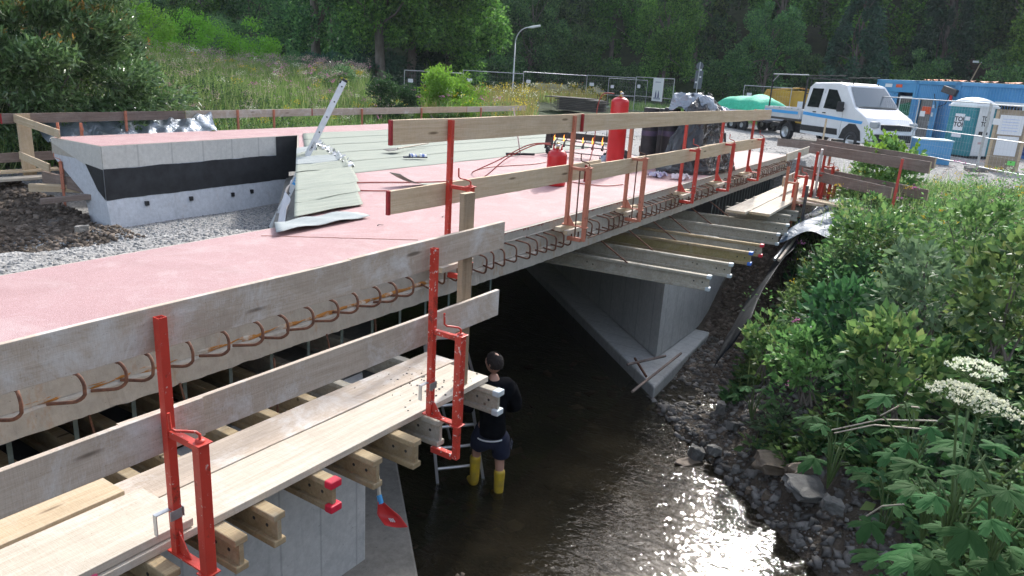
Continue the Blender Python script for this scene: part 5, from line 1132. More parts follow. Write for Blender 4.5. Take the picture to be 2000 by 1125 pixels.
t, corr = container(B1[0], B1[1], az2(B1, C1), LC, 2.4, HC, 'long corrugated blue container behind the portable toilet'); corr(.1, LC - .1, .1, HC - .15)
xw = LC * .49; MB().box((xw, .03, 1.5), (1.15, .07, 1.25)).build('window_frame', WHTP, t); MB().box((xw, -.01, 1.5), (.95, .02, 1.05)).build('pane', GLASSD, t)
for k in range(8): MB().box((xw - .4 + .115 * k, -.025, 1.5), (.015, .015, 1.05)).build('window_bar', BLUED, t)
mb = MB(); mb.box((-.25, -.15, 2.45), (.6, .3, .28), Matrix.Rotation(.3, 3, 'Y')); mb.build('cable_box', DARKST, t, bevel=.02); MB().tube([(-.2, -.2, 2.3), (-.3, -.22, 1.9), (-.7, -.1, 1.7), (-.9, 0, 2.3)], .018, 6).build('cable', BLK, t); MB().box((-.12, -.24, 2.15), (.1, .1, .28)).build('red_plug', GASRED, t)
for (q, a_, l_) in ((A1, az2(A1, B1), 1.9), (B1, az2(B1, C1), LC)):
    o = MB().grid(lambda u, v, q=q, a_=a_, l_=l_: (q[0] + math.cos(a_) * l_ * u - math.sin(a_) * (.2 + .8 * v), q[1] + math.sin(a_) * l_ * u + math.cos(a_) * (.2 + .8 * v), YZ + HC + .03 + .07 * abs(math.sin(14 * u + 3 * v)) * abs(math.sin(5 * v + 31 * u))), 50, 6).build('orange_tarp', two('orange_tarp', (.55, .16, .06), (.65, .25, .12), 4, .7))
    tag(o, 'orange tarp lying on the roof of the ' + ('middle' if l_ < 2.5 else 'long right') + ' blue container', 'tarp')
# dark blue unit at the right edge
p = pd(1990, 290, 36.0); t = thing('storage_box', 'dark blue storage box at the right edge behind the notice board', 'container', (p[0], p[1], YZ), az2(B1, C1)); mb = MB(); mb.box((1.1, .6, 1.0), (2.2, 1.2, 2.0)); mb.build('body', BLUED, t, bevel=.02); MB().box((1.1, -.02, 1.0), (1.9, .03, 1.7)).build('door', mat('deep_blue', (.02, .05, .18), .5), t, bevel=.01); MB().box((1.1, .6, 2.03), (2.3, 1.3, .06)).build('lid', BLUED, t)
# portable toilet
p = pd(1885, 288, 34.2); t = thing('portable_toilet', 'teal portable toilet with white domed roof and lettered white door', 'toilet', (p[0], p[1], YZ - .05), 0)
t.rotation_euler = (0, 0, math.radians(4 + 180 + 50))      # local +x is the normal of the door side
S_ = .56; MB().box((0, 0, 1.0), (2 * S_, 2 * S_, 1.96)).build('cabin', TEALP, t, bevel=.04)
MB().box((0, 0, .06), (2 * S_ + .06, 2 * S_ + .06, .12)).build('skid', BLK, t)
mb = MB(); mb.grid(lambda u, v: ((u - .5) * 2 * (S_ + .05), (v - .5) * 2 * (S_ + .05), 1.96 + .33 * (math.sin(PI * u) ** .35) * (math.sin(PI * v) ** .35) if 0 < u < 1 and 0 < v < 1 else 1.94), 14, 14); mb.box((0, 0, 1.95), (2 * S_ + .1, 2 * S_ + .1, .07)); mb.build('roof', WHTP, t)
dr = MB().box((S_ + .015, 0, 1.03), (.03, .78, 1.80)).build('door', WHTP, t, bevel=.015)
def facing(n_, up=Vector((0, 0, 1))): n_ = Vector(n_); xx_ = up.cross(n_); return Matrix(((xx_.x, up.x, n_.x), (xx_.y, up.y, n_.y), (xx_.z, up.z, n_.z))).to_euler()
text('TOI\nTOI', .24, INK, dr, (S_ + .035, 0, 1.42), facing((1, 0, 0)), bold=.008); MB().box((S_ + .035, -.12, .98), (.006, .2, .14)).build('lock_plate', BLK, dr); MB().box((S_ + .035, .2, .98), (.006, .1, .1)).build('pictogram', INK, dr); MB().box((S_ + .035, 0, .62), (.006, .3, .08)).build('label_strip', two('red_label', (.5, .3, .3), (.6, .5, .5), 8, .6), dr)
for s_ in (-1, 1):
    pn = MB().box((-.05, s_ * (S_ + .006), 1.35), (.40, .01, .62)).build('sign_panel', PAPER, t); text('TOI\nTOI', .24, INK, pn, (-.05, s_ * (S_ + .014), 1.35), facing((0, s_, 0)), bold=.008); MB().box((.28 , s_ * (S_ + .006), 1.5), (.2, .01, .14)).build('sticker', PAPER, t); MB().box((-.05, s_ * (S_ + .006), .86), (.4, .01, .16)).build('sticker', PAPER, t)
# blue box with pale lid
p = pd(1815, 300, 30.5); t = thing('blue_box', 'low blue box with a pale lid beside the truck front', 'box', (p[0], p[1], YZ - .1), .35); MB().box((0, 0, .4), (1.0, 1.1, .8)).build('body', BLUE, t, bevel=.02); MB().box((0, 0, .82), (1.04, 1.14, .05)).build('lid', two('pale_blue_lid', (.35, .55, .66), (.45, .62, .72), 3, .5), t, bevel=.01)
# notice board
p = pd(1960, 305, 29.5); t = thing('notice_board', 'wooden notice board with two plastic covered papers behind the right fence', 'notice board', (p[0], p[1], YZ - .2), math.radians(-86))
MB().box((0, 0, 1.05), (.95, .05, 2.1)).build('board', wood('notice_wood', (.30, .24, .17), (.40, .33, .25), (.2, .15, .1), (.4, .36, .3), .3), t); MB().box((0, -.035, 1.62), (.68, .01, .62)).build('paper', PAPER, t); MB().box((0, -.035, .95), (.6, .01, .62)).build('paper', PAPER, t)
for s_ in (-1, 1): MB().box((s_ * .43, -.04, 1.05), (.08, .03, 2.0)).build('batten', WOODY, t)
MB().tube([(.5, .05, 1.3), (.9, .9, .05)], .035, 4).build('prop', WOODY, t); MB().box((0, .1, .05), (1.3, .5, .12)).build('foot', WOODO, t); MB().box((.25, -.045, .42), (.22, .012, .14)).build('green_tag', mat('green_tag', (.2, .75, .15), .6), t)
for k_ in range(5): MB().box((-.02, -.042, 1.8 - .09 * k_), (.45, .004, .018)).build('print_line', two('blue_print', (.35, .45, .7), (.6, .65, .8), 9, .8), t)
# construction fences
def fence(p0, p1, label, group, H_=2.0, sign=False, mid=True, z=None, foot=True, hbars=True):
    az = math.atan2(p1[1] - p0[1], p1[0] - p0[0]); L_ = math.hypot(p1[0] - p0[0], p1[1] - p0[1]); z = (p0[2] + p1[2]) / 2 if z is None else z
    t = thing('site_fence', label, 'fence', (p0[0], p0[1], z), az, group)
    mb = MB(); r = .021; mb.tube([(0, 0, 0), (0, 0, H_)], r, 6); mb.tube([(L_, 0, 0), (L_, 0, H_)], r, 6); mb.tube([(0, 0, H_ - .02), (L_, 0, H_ - .02)], r, 6); mb.tube([(0, 0, .12), (L_, 0, .12)], r, 6)
    if mid: mb.tube([(0, 0, H_ * .5), (L_, 0, H_ * .5)], .012, 5)
    mb.build('frame', GALV, t)
    mb = MB(); n = int(L_ / .14)
    for k in range(1, n): mb.box((L_ * k / n, 0, H_ / 2), (.0025, .0025, H_ - .15))
    for k in range(1, 8): mb.box((L_ / 2, 0, H_ * k / 8), (L_, .003, .003))
    mb.build('mesh_infill', GALV, t)
    if foot: 
        for x in (0, L_): MB().box((x, 0, .03), (.22, .65, .13)).build('foot_block', CONCD, t, bevel=.02)
    MB().box((.35, -.01, H_ - .5), (.28, .012, .18)).build('plate', PAPER, t)
    if sign:
        b_ = MB().box((L_ * .62, -.03, H_ - .60), (.95, .012, 1.15)).build('banner', PAPER, t)
        for dx in (-.12, .12): MB().prism([(-.07, 0), (.07, 0), (.05, .2), (0, .38), (-.05, .2)], -.004, .004, fn=lambda a, b, c, dx=dx: (L_ * .62 + dx + a, -.042 + c, H_ - 1.0 + b)).build('tower_print', mat('banner_ink', (.10, .11, .22), .7), b_)
        MB().box((L_ * .62, -.04, H_ - 1.04), (.62, .006, .10)).build('print_band', mat('banner_ink2', (.35, .37, .45), .7), b_); MB().box((L_ * .62, -.04, H_ - .22), (.5, .006, .05)).build('print_band', mat('banner_ink3', (.4, .42, .5), .7), b_)
    return t
GFN = 'site fence panels beyond the meadow'
fp = [pd(790, 139, 38), pd(905, 140, 40), pd(1023, 140, 41), pd(1147, 147, 44), pd(1243, 151, 42.5), pd(1318, 152, 39.5)]
fl_ = ['fence panel behind the bright green bush', 'fence panel in front of the left part of the flowery meadow', 'fence panel in front of the yellow meadow, above the wood stack', 'fence panel across the road mouth, left half', 'fence panel with a white banner at the road mouth']
for k in range(5):
    a, b = fp[k].copy(), fp[k + 1].copy(); zt0 = (a[2] + b[2]) / 2 - 2.0; fence(a, b, fl_[k], GFN, z=zt0, sign=(k == 4))
a, b = pd(1190, 150, 47), pd(1266, 150, 50); fence(a, b, 'second fence panel standing farther back on the road', GFN, z=-.35)
GFR = 'site fence panels in front of the containers'
fence(pd(1655, 186, 35.5), pd(1797, 190, 30.5), 'fence panel between the truck and the blue containers', GFR, z=-.42); fence(pd(1797, 190, 30.3), pd(1935, 203, 27.2), 'fence panel in front of the portable toilet', GFR, z=-.42); fence(pd(1938, 203, 27.0), pd(2075, 215, 25.0), 'fence panel in front of the notice board at the right edge', GFR, z=-.44)
fence(pd(1455, 162, 46), pd(1548, 165, 45), 'fence panels leaning beside the yellow skip', None, z=-.3, foot=False)
# street lamp
def pole_line(p): return (p[0], p[1])
p = pd(1003, 140, 45); t = thing('street_lamp', 'tall curved street lamp in front of the dark wood', 'street lamp', (p[0], p[1], -.4)); vr = Vector((RM[0][0], RM[1][0], 0)).normalized()
pts = [(0, 0, 0), (0, 0, 3.6)]
for k in range(9): q = PI / 2 * k / 8; pts.append((vr.x * .75 * (1 - math.cos(q)), vr.y * .75 * (1 - math.cos(q)), 3.6 + .95 * math.sin(q)))
MB().tube(pts, [.05, .045] + [.035] * 9, 8).build('pole', GALV, t)
MB().tube([(vr.x * .7, vr.y * .7, 4.54), (vr.x * .9, vr.y * .9, 4.57), (vr.x * 1.4, vr.y * 1.4, 4.68)], [.04, .075, .06], 8).build('lamp_head', WHTP, t)
# traffic sign seen from behind, delineator post
p = pd(1357, 195, 52); t = thing('traffic_sign', 'traffic sign seen from behind on a leaning grey pole', 'sign', (p[0], p[1], -.4)); t.rotation_euler = (0, .06, 0)
MB().tube([(0, 0, 0), (0, 0, 3.4)], .032, 7).build('pole', GALV, t); fz = (1 / 1.0)
vd = Vector((.94, .33, 0)); sg = Vector((-.33, .94, 0))
DGS = mat('sign_back', (.10, .12, .14), .5)
def disc(z, r, name): MB().add([tuple(vd * .05 + sg * r * math.cos(a) + Vector((0, 0, z + r * math.sin(a)))) for a in np.linspace(0, 2 * PI, 20)[:-1]] , [tuple(range(19))]).build(name, DGS, t, solid=.01)
disc(3.15, .24, 'round_plate')
mb = MB(); mb.add([tuple(vd * .05 + sg * a + Vector((0, 0, b))) for a, b in ((-.28, 1.7), (.22, 1.7), (.22, 2.85), (-.28, 2.85))], [(0, 1, 2, 3)]); mb.build('square_plate', DGS, t, solid=.01)
for z, y in ((2.9, -.1), (2.45, -.12), (2.1, .1)): MB().add([tuple(vd * .03 + sg * a + Vector((0, 0, z + b))) for a, b in ((y - .06, -.05), (y + .06, -.05), (y + .06, .06), (y - .06, .06))], [(0, 1, 2, 3)]).build('bracket', PAPER, t, solid=.01)
p = pd(1371, 205, 47); t = thing('marker_post', 'short white road marker post beside the sign pole', 'post', (p[0], p[1], -.3)); MB().box((0, 0, .5), (.10, .07, 1.0), taper=.9).build('post', WHTP, t, bevel=.01); MB().box((0, 0, .85), (.102, .072, .12)).build('black_band', BLK, t)
# stacked weathered boards by the meadow
p0 = pd(1083, 200, 35); p1 = pd(1168, 205, 34)
t = thing('board_stack', 'stack of dark weathered formwork boards at the meadow edge', 'board stack', (p0[0], p0[1], .02), az2(p0, p1)); t.location.z = .08; LL = math.hypot(p1[0] - p0[0], p1[1] - p0[1])
DKW = wood('dark_old_wood', (.085, .075, .065), (.15, .135, .12), (.04, .033, .028), (.2, .19, .18), .4)
for k in range(8):
    a = random.uniform(-.08, .08) - (.25 if k > 6 else 0); MB().box((LL / 2 + a - (.25 if k > 6 else 0), .6, .07 + .075 * k), (LL * random.uniform(.9, 1.0), 1.2, .045)).build('board', DKW, t)
    if k < 7: MB().box((LL * .5, .6, .107 + .075 * k), (LL * .85, .9, .03)).build('spacer', BLK, t)
# barrier beyond the meadow and small pole lamp on the slope, right
p = pd(1115, 165, 60); t = thing('road_barrier', 'pale road barrier beyond the yellow meadow', 'barrier', (p[0], p[1], .35), math.radians(-60)); MB().box((0, 0, .35), (5.6, .08, .5)).build('board', WHTP, t); MB().box((-1.9, 0, .1), (.1, .1, .9)).build('leg', GALV, t); MB().box((1.9, 0, .1), (.1, .1, .9)).build('leg', GALV, t)
for x in (-.2, .9): MB().lathe([(0, .0), (.12, 0), (.12, .22), (0, .26)], 12, (x, 0, .6)).build('warning_light', two('orange_lens', (.7, .3, .03), (.8, .4, .05), 4, .4), t)
p = pd(1895, 158, 58); t = thing('slope_lamp', 'small lamp on a thin pole above the right container', 'street lamp', (p[0], p[1], -.3)); MB().tube([(0, 0, 0), (0, 0, 3.0), (.1, -.35, 4.2)], .04, 6).build('pole', WOODY, t); MB().box((.1, -.25, 4.3), (.15, .7, .12)).build('lamp_head', WHTP, t)
# survey stake near the truck, steel rods at far bank
for px, py, D, h, lb in ((1608, 268, 24.5, .75, 'thin brown stake standing in front of the truck door'),):
    p = pd(px, py, D); o = MB().box((0, 0, h / 2), (.045, .045, h)).build('wooden_stake', WOODY, loc=(p[0], p[1], p[2] - .2)); tag(o, lb, 'stake')
# road
rp = []
def road(u, v):
    c = [(25, 13), (31, 16.5), (40, 19.2), (52, 22.5), (66, 31), (80, 44)]; q = u * 5; i = min(int(q), 4); f = q - i; f = f * 1.0
    x = c[i][0] * (1 - f) + c[i + 1][0] * f; y = c[i][1] * (1 - f) + c[i + 1][1] * f; w_ = 4.0 * (v - .5); return (x + w_ * .45, y - w_ * .9, float(zt(np.array(x), np.array(y))) * 0 + (-.40 + .18 * min(u * 2, 1)) + .05)
o = MB().grid(road, 40, 4).build('road', two('asphalt', (.16, .16, .165), (.23, .23, .235), 3, .9, .3, .004, 60)); tag(o, kind='structure')

# ------------------------------------------------------------------ stones
_ico = None
def ico():
    global _ico
    if _ico is None:
        bm = bmesh.new(); bmesh.ops.create_cube(bm, size=1.35); bmesh.ops.triangulate(bm, faces=bm.faces[:]); _ico = (np.array([v.co[:] for v in bm.verts]), np.array([[v.index for v in f.verts] for f in bm.faces])); bm.free()
    return _ico
def stones(name, P, R_, mm, flat=.6, kind='stuff', parent=None):
    V0, F0 = ico(); n = len(P); k = len(V0)
    sc = np.stack([RNG.uniform(.7, 1.4, n), RNG.uniform(.6, 1.1, n), RNG.uniform(.35, .8, n) * flat / .6], 1) * R_[:, None]
    a = RNG.uniform(0, 6.28, n); b = RNG.normal(0, .35, n)
    V = (V0[None] * (1 - .25 * (V0[None, :, 2:3] > 0)) + RNG.uniform(-.33, .33, (n, k, 3))) * sc[:, None, :]
    cb, sb = np.cos(b)[:, None], np.sin(b)[:, None]; V = np.stack([V[..., 0] * cb - V[..., 2] * sb, V[..., 1], V[..., 0] * sb + V[..., 2] * cb], -1)
    c, s_ = np.cos(a)[:, None], np.sin(a)[:, None]; V = np.stack([V[..., 0] * c - V[..., 1] * s_, V[..., 0] * s_ + V[..., 1] * c, V[..., 2]], -1) + P[:, None, :]
    F = (F0[None] + (np.arange(n) * k)[:, None, None]).reshape(-1, 3)
    o = npmesh(name, V.reshape(-1, 3), F, mm, parent=parent); 
    if kind: tag(o, kind=kind)
    return o
def scatter(n, x0, x1, y0, y1, cond, lift=0.0):
    x = RNG.uniform(x0, x1, n); y = RNG.uniform(y0, y1, n); s = .73 * x - .68 * y; k = cond(x, y, s); x, y = x[k], y[k]
    return np.stack([x, y, zt(x, y) + lift], 1)
def sr(n, lo, hi, p=2.5): return lo + (hi - lo) * RNG.random(n) ** p
P = scatter(26000, 4.5, 14, -2, 3.6, lambda x, y, s: (s > 4.25) & (s < 6.6)); stones('bank_rubble', P, sr(len(P), .012, .085, 4), STONE)
P = scatter(9000, 10.6, 19, 1.9, 3.95, lambda x, y, s: (s > 4.8) & (y > 2.5 + .06 * (x - 9)) & (y < 3.8)); stones('backfill_rubble', P, sr(len(P), .02, .075, 3), STONEB)
P = scatter(900, 3, 12, -2, 6, lambda x, y, s: (s > .7) & (s < 4.4)); stones('stream_bed_stones', P, sr(len(P), .03, .16, 3), STONEB, .4)
P = scatter(26000, 0, 7.5, 5.9, 9.5, lambda x, y, s: (s < -.35)); stones('gravel_fill', P, sr(len(P), .006, .028, 3), GRAV)
P = scatter(16000, 5, 11.5, 8, 13.1, lambda x, y, s: (s < -.5)); stones('pit_gravel', P, sr(len(P), .008, .028, 2), GRAVB)
P = scatter(20000, 1, 7.2, 11.5, 17.4, lambda x, y, s: (x < 7)); stones('trench_rubble', P, sr(len(P), .012, .085, 3.5), STONEB)
P = scatter(3000, 3.4, 5.6, 2.2, 3.6, lambda x, y, s: (s > .75) & (s < 1.15) & (y < 3.3)); P[:, 2] = -2.72 + RNG.uniform(-.06, .06, len(P)); stones('footing_rubble', P, sr(len(P), .015, .06, 3), STONEB)
P = scatter(14000, 15, 48, -9, 12, lambda x, y, s: (s > 8.5) & ((y < 1) | (x > 21))); stones('yard_gravel', P, sr(len(P), .012, .05, 3), GRAV)
# single rocks one can point to
def rock(px, py, z, r, sx, sy, sz, label, mm=STONE, rz=0, tilt=0, seed=0, slabby=False):
    rg = np.random.default_rng(seed); p = pz(px, py, z); bm = bmesh.new()
    bmesh.ops.create_cube(bm, size=1); bmesh.ops.subdivide_edges(bm, edges=bm.edges[:], cuts=4, use_grid_fill=True)
    for v in bm.verts:
        q = np.array(v.co[:]); q = q * (1 - .10 * (abs(q[0]) > .45) * (abs(q[1]) > .3)); n_ = float(fbm(np.array(q[0] * 3 + seed), np.array(q[1] * 3 + q[2] * 2), 1.6, 4)) * .2
        taper = 1 - .28 * (q[0] + .5) * (seed % 3 == 1) - .2 * (q[1] + .5) * (seed % 2); v.co = Vector((q[0] * sx * (1 + n_), q[1] * sy * taper * (1 - n_), q[2] * sz * (1 + n_ * 1.5)))
    me = bpy.data.meshes.new('rock'); bm.to_mesh(me); bm.free(); me.materials.append(mm); o = bpy.data.objects.new('rock', me); C.objects.link(o)
    q = o.modifiers.new('b', 'BEVEL'); q.width = .012; q.segments = 2; q.limit_method = 'ANGLE'
    o.location = p; o.rotation_euler = (tilt, tilt * .6, rz); return tag(o, label, 'rock', 'rocks on the right stream bank')
RK = [two('grey_rock', (.10, .097, .09), (.20, .19, .175), 5, .8, .6, .01, 30), two('brown_rock', (.12, .09, .065), (.21, .165, .12), 5, .8, .6, .01, 30), two('dark_rock', (.07, .066, .06), (.13, .125, .115), 5, .8, .6, .01, 30)]
for a in [(1406, 795, -2.35, 1, .16, .14, .14, 'small pale block standing on the upper rubble', RK[0], .4, .1, 1), (1430, 832, -2.4, 1, .13, .12, .10, 'rounded pale stone right below the pale block', RK[0], 1.2, .3, 2), (1480, 805, -2.25, 1, .26, .14, .08, 'brown slab tilted beside the leaves', RK[1], -.3, .4, 3),
          (1525, 905, -2.35, 1, .58, .30, .13, 'large brown grey slab, widest of the rocks on the bank', RK[1], -.75, .25, 4), (1568, 922, -2.3, 1, .52, .14, .18, 'long brown block behind the flat grey slab', RK[1], -.55, .2, 5), (1582, 950, -2.33, 1, .62, .40, .08, 'flat grey triangular slab below the large brown one', RK[0], -.55, .35, 7),
          (1360, 885, -2.66, 1, .22, .16, .14, 'dark rock at the waterline with a wet top', RK[2], .5, .3, 8), (1345, 905, -2.73, 1, .36, .18, .08, 'wet brown slab lying half in the water', RK[1], -.5, .1, 9), (1437, 918, -2.6, 1, .12, .10, .10, 'small round grey stone at the water edge', RK[0], .2, 0, 10), (1462, 958, -2.62, 1, .08, .07, .06, 'orange brown pebble at the water edge', RK[1], 0, 0, 11),
          (1498, 968, -2.6, 1, .16, .11, .10, 'brown stone at the water edge below the slabs', RK[1], 0, .2, 13), (1395, 880, -2.55, 1, .13, .16, .10, 'grey stone between the waterline and the rubble', RK[0], .8, .2, 14), (1625, 985, -2.2, 1, .22, .2, .12, 'grey rock right of the flat slab, near the leaves', RK[0], .3, .2, 16), (160, 446, -.35, 1, .15, .09, .06, 'pale stone lying at the foot of the soil heap on the left', RK[0], .2, 0, 17)]:
    o = rock(*a); 
    if a[0] == 160: o['group'] = 'rocks at the soil heap'
# sheeting
mb = MB()
def shp(u, v):
    x = 9.5 + 8.3 * u; y = 2.70 + .94 * u + .05 * math.sin(9 * u); zt0 = -1.30 + .55 * u ** .7 + .03 * math.sin(25 * u); return (x, y - .38 * v, zt0 - (.75 - .40 * u) * (1 - v) + .02 * math.sin(30 * u + 9 * v))
o = mb.grid(shp, 70, 8).build('black_sheeting', DRKFOIL, solid=.004); tag(o, 'dark plastic sheeting strip between the rubble and the weeds', 'sheeting')
def shq(u, v):
    x = 13.6 + 4.4 * u; y = 3.05 - 1.3 * v + .18 * u; return (x, y, float(zt(np.array(x), np.array(y))) * .3 + .7 * (-.86) + .10 + .22 * math.sin(PI * min(v * 1.2, 1)) + .05 * math.sin(9 * u + 6 * v) * math.sin(5 * v) + .03 * math.sin(17 * u - 12 * v))
o = MB().grid(shq, 60, 24).build('silver_sheeting', foil('blue_grey_sheet', (.09, .13, .18), .55, .06, .35)); tag(o, 'blue grey plastic sheet over the bank below the brown guard boards', 'sheeting')
def shl(u, v):
    a = pd(62 + 350 * u, 232 - 18 * u + 10 * u * u, 19.6 + 0 * u); b = pd(95 + 330 * u, 285 - 25 * u, 18.0); q = a * (1 - v) + b * v; return (q[0], q[1], q[2] + .05 * math.sin(38 * u + 7 * v + 3 * math.sin(9 * u)) + .03 * math.sin(71 * u - 5 * v) + .05 * math.sin(PI * v))
o = MB().grid(shl, 160, 12).build('silver_sheeting', SILFOIL); tag(o, 'shiny silver sheeting on the slope behind the far left guard rail', 'sheeting')
def shr(u, v): a = pd(190 + 140 * u, 213 + 6 * math.sin(5 * u), 20.4); return (a[0], a[1] + .3 * v, a[2] + .08 * math.sin(PI * v) + .02 * math.sin(40 * u))
o = MB().grid(shr, 40, 6).build('rolled_sheeting', BLKFOIL); tag(o, 'black rolled edge of sheeting behind the far guard board', 'sheeting')
for i, (a, b) in enumerate([((1517, 480, 13.3), (1600, 392, 17)), ((1525, 485, 13.2), (1606, 402, 17))]):
    p, q = pd(*a), pd(*b); p[2] = -1.2 + .02 * i; q[2] = -.72; o = MB().tube([p, (p + q) / 2 + np.array([0, 0, .03]), q], .028, 8).build('grey_pipe', GALV if i == 0 else WOODP); tag(o, ['grey pipe lying along the bank beside the far clamps', 'pale lath lying beside the grey pipe on the bank'][i], 'pipe')
for i, pts in enumerate([[(1235, 765, -2.35), (1330, 690, -2.35)], [(1240, 700, -2.42), (1262, 735, -2.40)], [(1225, 712, -2.42), (1300, 695, -2.38)]]):
    o = MB().tube([pz(*q) for q in pts], .02, 6).build('driftwood', RUST if i == 1 else WOODO); tag(o, ['dark stick lying on the right footing corner', 'short rusty bar on the right footing', 'thin branch on the right footing at the pier foot'][i], 'stick')

# ------------------------------------------------------------------ vegetation
def ray_ok(x, y):       # rough check that a point is in the camera's horizontal field
    az = np.degrees(np.arctan2(y, x)); return (az > -7) & (az < 73) & (x > 0)
def ell_bush(name, label, cat, c, R_, n, lsz, lm, K=30, group=None, asp=.55, shoots=None, lumps=.34, stems=6, wt=None):
    t = thing(name, label, cat, c, 0, group); P, D, cen = crown_pts(n, K, R_, .5, lumps); P[:, 2] += R_[2] * .85
    k = P[:, 2] > -.1; P, D = P[k], D[k]; m_ = len(P); V, F = leaves(P, D, RNG.uniform(.7, 1.3, m_) * lsz, RNG.uniform(.8, 1.2, m_) * lsz * asp); npmesh('foliage', V, F, lm, parent=t)
    mb = MB()
    for i in range(stems):
        q = cen[i % len(cen)]; limb_mesh(mb, (random.uniform(-.1, .1), random.uniform(-.1, .1), -.2), (q[0] * .8, q[1] * .8, q[2] + R_[2] * .8), .03 if R_[2] > 1 else .011, .008 if R_[2] > 1 else .004)
    mb.build('stems', BARK, t)
    if shoots:
        mmS, ns, zc = shoots; idx = np.argsort(-(P[:, 2] + .6 * RNG.random(m_) * R_[2]))[:int(m_ * zc)]; idx = RNG.choice(idx, ns); PP = []; DD = []
        for i in idx:
            u = unit(np.array([P[i, 0] * .25, P[i, 1] * .25, .9 + RNG.random() * .5]) + RNG.normal(0, .25, 3))
            for j in range(6): PP.append(P[i] + u * (.03 + .035 * j)); DD.append(u + RNG.normal(0, .7, 3))
        V, F = leaves(np.array(PP), np.array(DD), lsz * .8, lsz * asp * .8); tag(npmesh('shoots', V, F, mmS, parent=t), kind='stuff')
    return t
# willow like shrub, upper left
p = pd(70, 200, 20.5)
ell_bush('large_shrub', 'large dark willow like shrub with orange shoots at the upper left', 'shrub', (p[0], p[1], -.75), (2.9, 2.7, 2.25), 52000, .165, LWIL, 90, asp=.30, shoots=(LORG, 520, .4), lumps=.22, stems=14)
p = pd(-40, 60, 23); ell_bush('large_shrub', 'dark shrub behind the large willow like one, cut by the left edge', 'shrub', (p[0], p[1], -.3), (2.6, 2.6, 3.0), 20000, .14, LWEEDD, 60, asp=.35, lumps=.25)
# bright bushes
for (px, D, z, R_, n, lm, lb) in [(868, 29.5, -1.05, (1.25, 1.2, 1.5), 15000, LBRI, 'round bright green bush behind the far guard rail'), (770, 28.0, -1.3, (.8, .8, 1.5), 8000, LWEEDD, 'darker leafy shrub left of the bright green bush'),
        (905, 31.0, -1.1, (.8, .8, 1.35), 7000, LBRI, 'smaller bright bush joined to the right of the round one'), (372, 36, .55, (1.2, 1.1, 1.5), 7000, LBRI, 'bright bush on the crest of the left slope, middle one'), (275, 31, .75, (1.3, 1.0, 1.6), 8000, LBRI, 'bright bush beside the orange tipped shrub'),
        (480, 37, .35, (1.7, 1.3, 1.6), 9000, LBRI, 'bright bush on the crest of the left slope, right one'), (560, 36, -.1, (1.5, 1.3, 1.15), 8000, LPALE, 'dull green bush right below the crest of the left slope'), (655, 31, -1.0, (1.1, 1.0, 1.5), 7000, LWIL, 'grey green shrub behind the top of the ladder'),
        (715, 33, -1.2, (1.3, 1.0, 1.1), 7000, LWEEDD, 'low dark shrub between ladder and bright bush'), (455, 42, .3, (1.6, 1.4, 1.8), 8000, LPALE, 'pale bush behind the crest of the left slope')]:
    p = pd(px, 150, D); ell_bush('bush', lb, 'bush', (p[0], p[1], z), R_, int(n * .85), .10 if 'bright' in lb else .085, lm, 40, 'bushes behind the far guard rail', asp=.6, lumps=.38)
# shrub in front of the truck
p = pd(1735, 320, 17.5); ell_bush('shrub', 'leafy shrub with round leaves in front of the truck grille', 'shrub', (p[0], p[1], -.75), (.85, .75, .82), 1500, .12, LBANK1, 40, asp=.75, lumps=.34, stems=12, shoots=(LBRI, 60, .5))
p = pd(1690, 330, 18.2); ell_bush('shrub', 'smaller leafy shrub under the truck front wheel', 'shrub', (p[0], p[1], -.75), (.65, .6, .62), 1000, .10, LBANK1, 24, asp=.7, lumps=.3)
# trees: prototypes placed first, then copied
PRO = [tree_proto('broadleaf_tree', 'x', 15, 4.2, 24000, .27, LFOR, .2, .54, 60, lumps=.24), tree_proto('broadleaf_tree', 'x', 13, 4.6, 24000, .25, LFOR, .2, .52, 50, lumps=.28), tree_proto('broadleaf_tree', 'x', 17, 3.6, 22000, .26, LTREE, .22, .55, 54, lumps=.25),
       tree_proto('spruce_tree', 'x', 18, 3.1, 22000, .30, LCON, .2, .52, 80, conic=True, lumps=.2), tree_proto('broadleaf_tree', 'x', 12, 4.0, 20000, .26, LPALE, .2, .54, 50, lumps=.26)]
used = set(); seen = {}
LMK = [(-80, 'the left picture edge'), (150, 'the willow like shrub'), (300, 'the crest bushes'), (430, 'the left slope'), (540, 'the far guard rail'), (660, 'the ladder top'), (770, 'the dark shrub'), (880, 'the bright bush'), (960, 'the meadow edge'), (1010, 'the street lamp'), (1060, 'the yellow meadow'), (1120, 'the board stack'), (1200, 'the tall gas bottle'), (1290, 'the white banner'), (1365, 'the traffic sign'), (1440, 'the green net'), (1530, 'the yellow skip'), (1620, 'the truck cab'), (1700, 'the truck windscreen'), (1775, 'the middle container'), (1860, 'the portable toilet'), (1960, 'the notice board'), (2100, 'the right picture edge')]
ROWN = ['front row', 'second row', 'third row', 'fourth row', 'fifth row', 'sixth row', 'top row']
KN = ['rounded dark tree', 'broad dark tree', 'tall green tree', 'dark spruce', 'paler green tree']
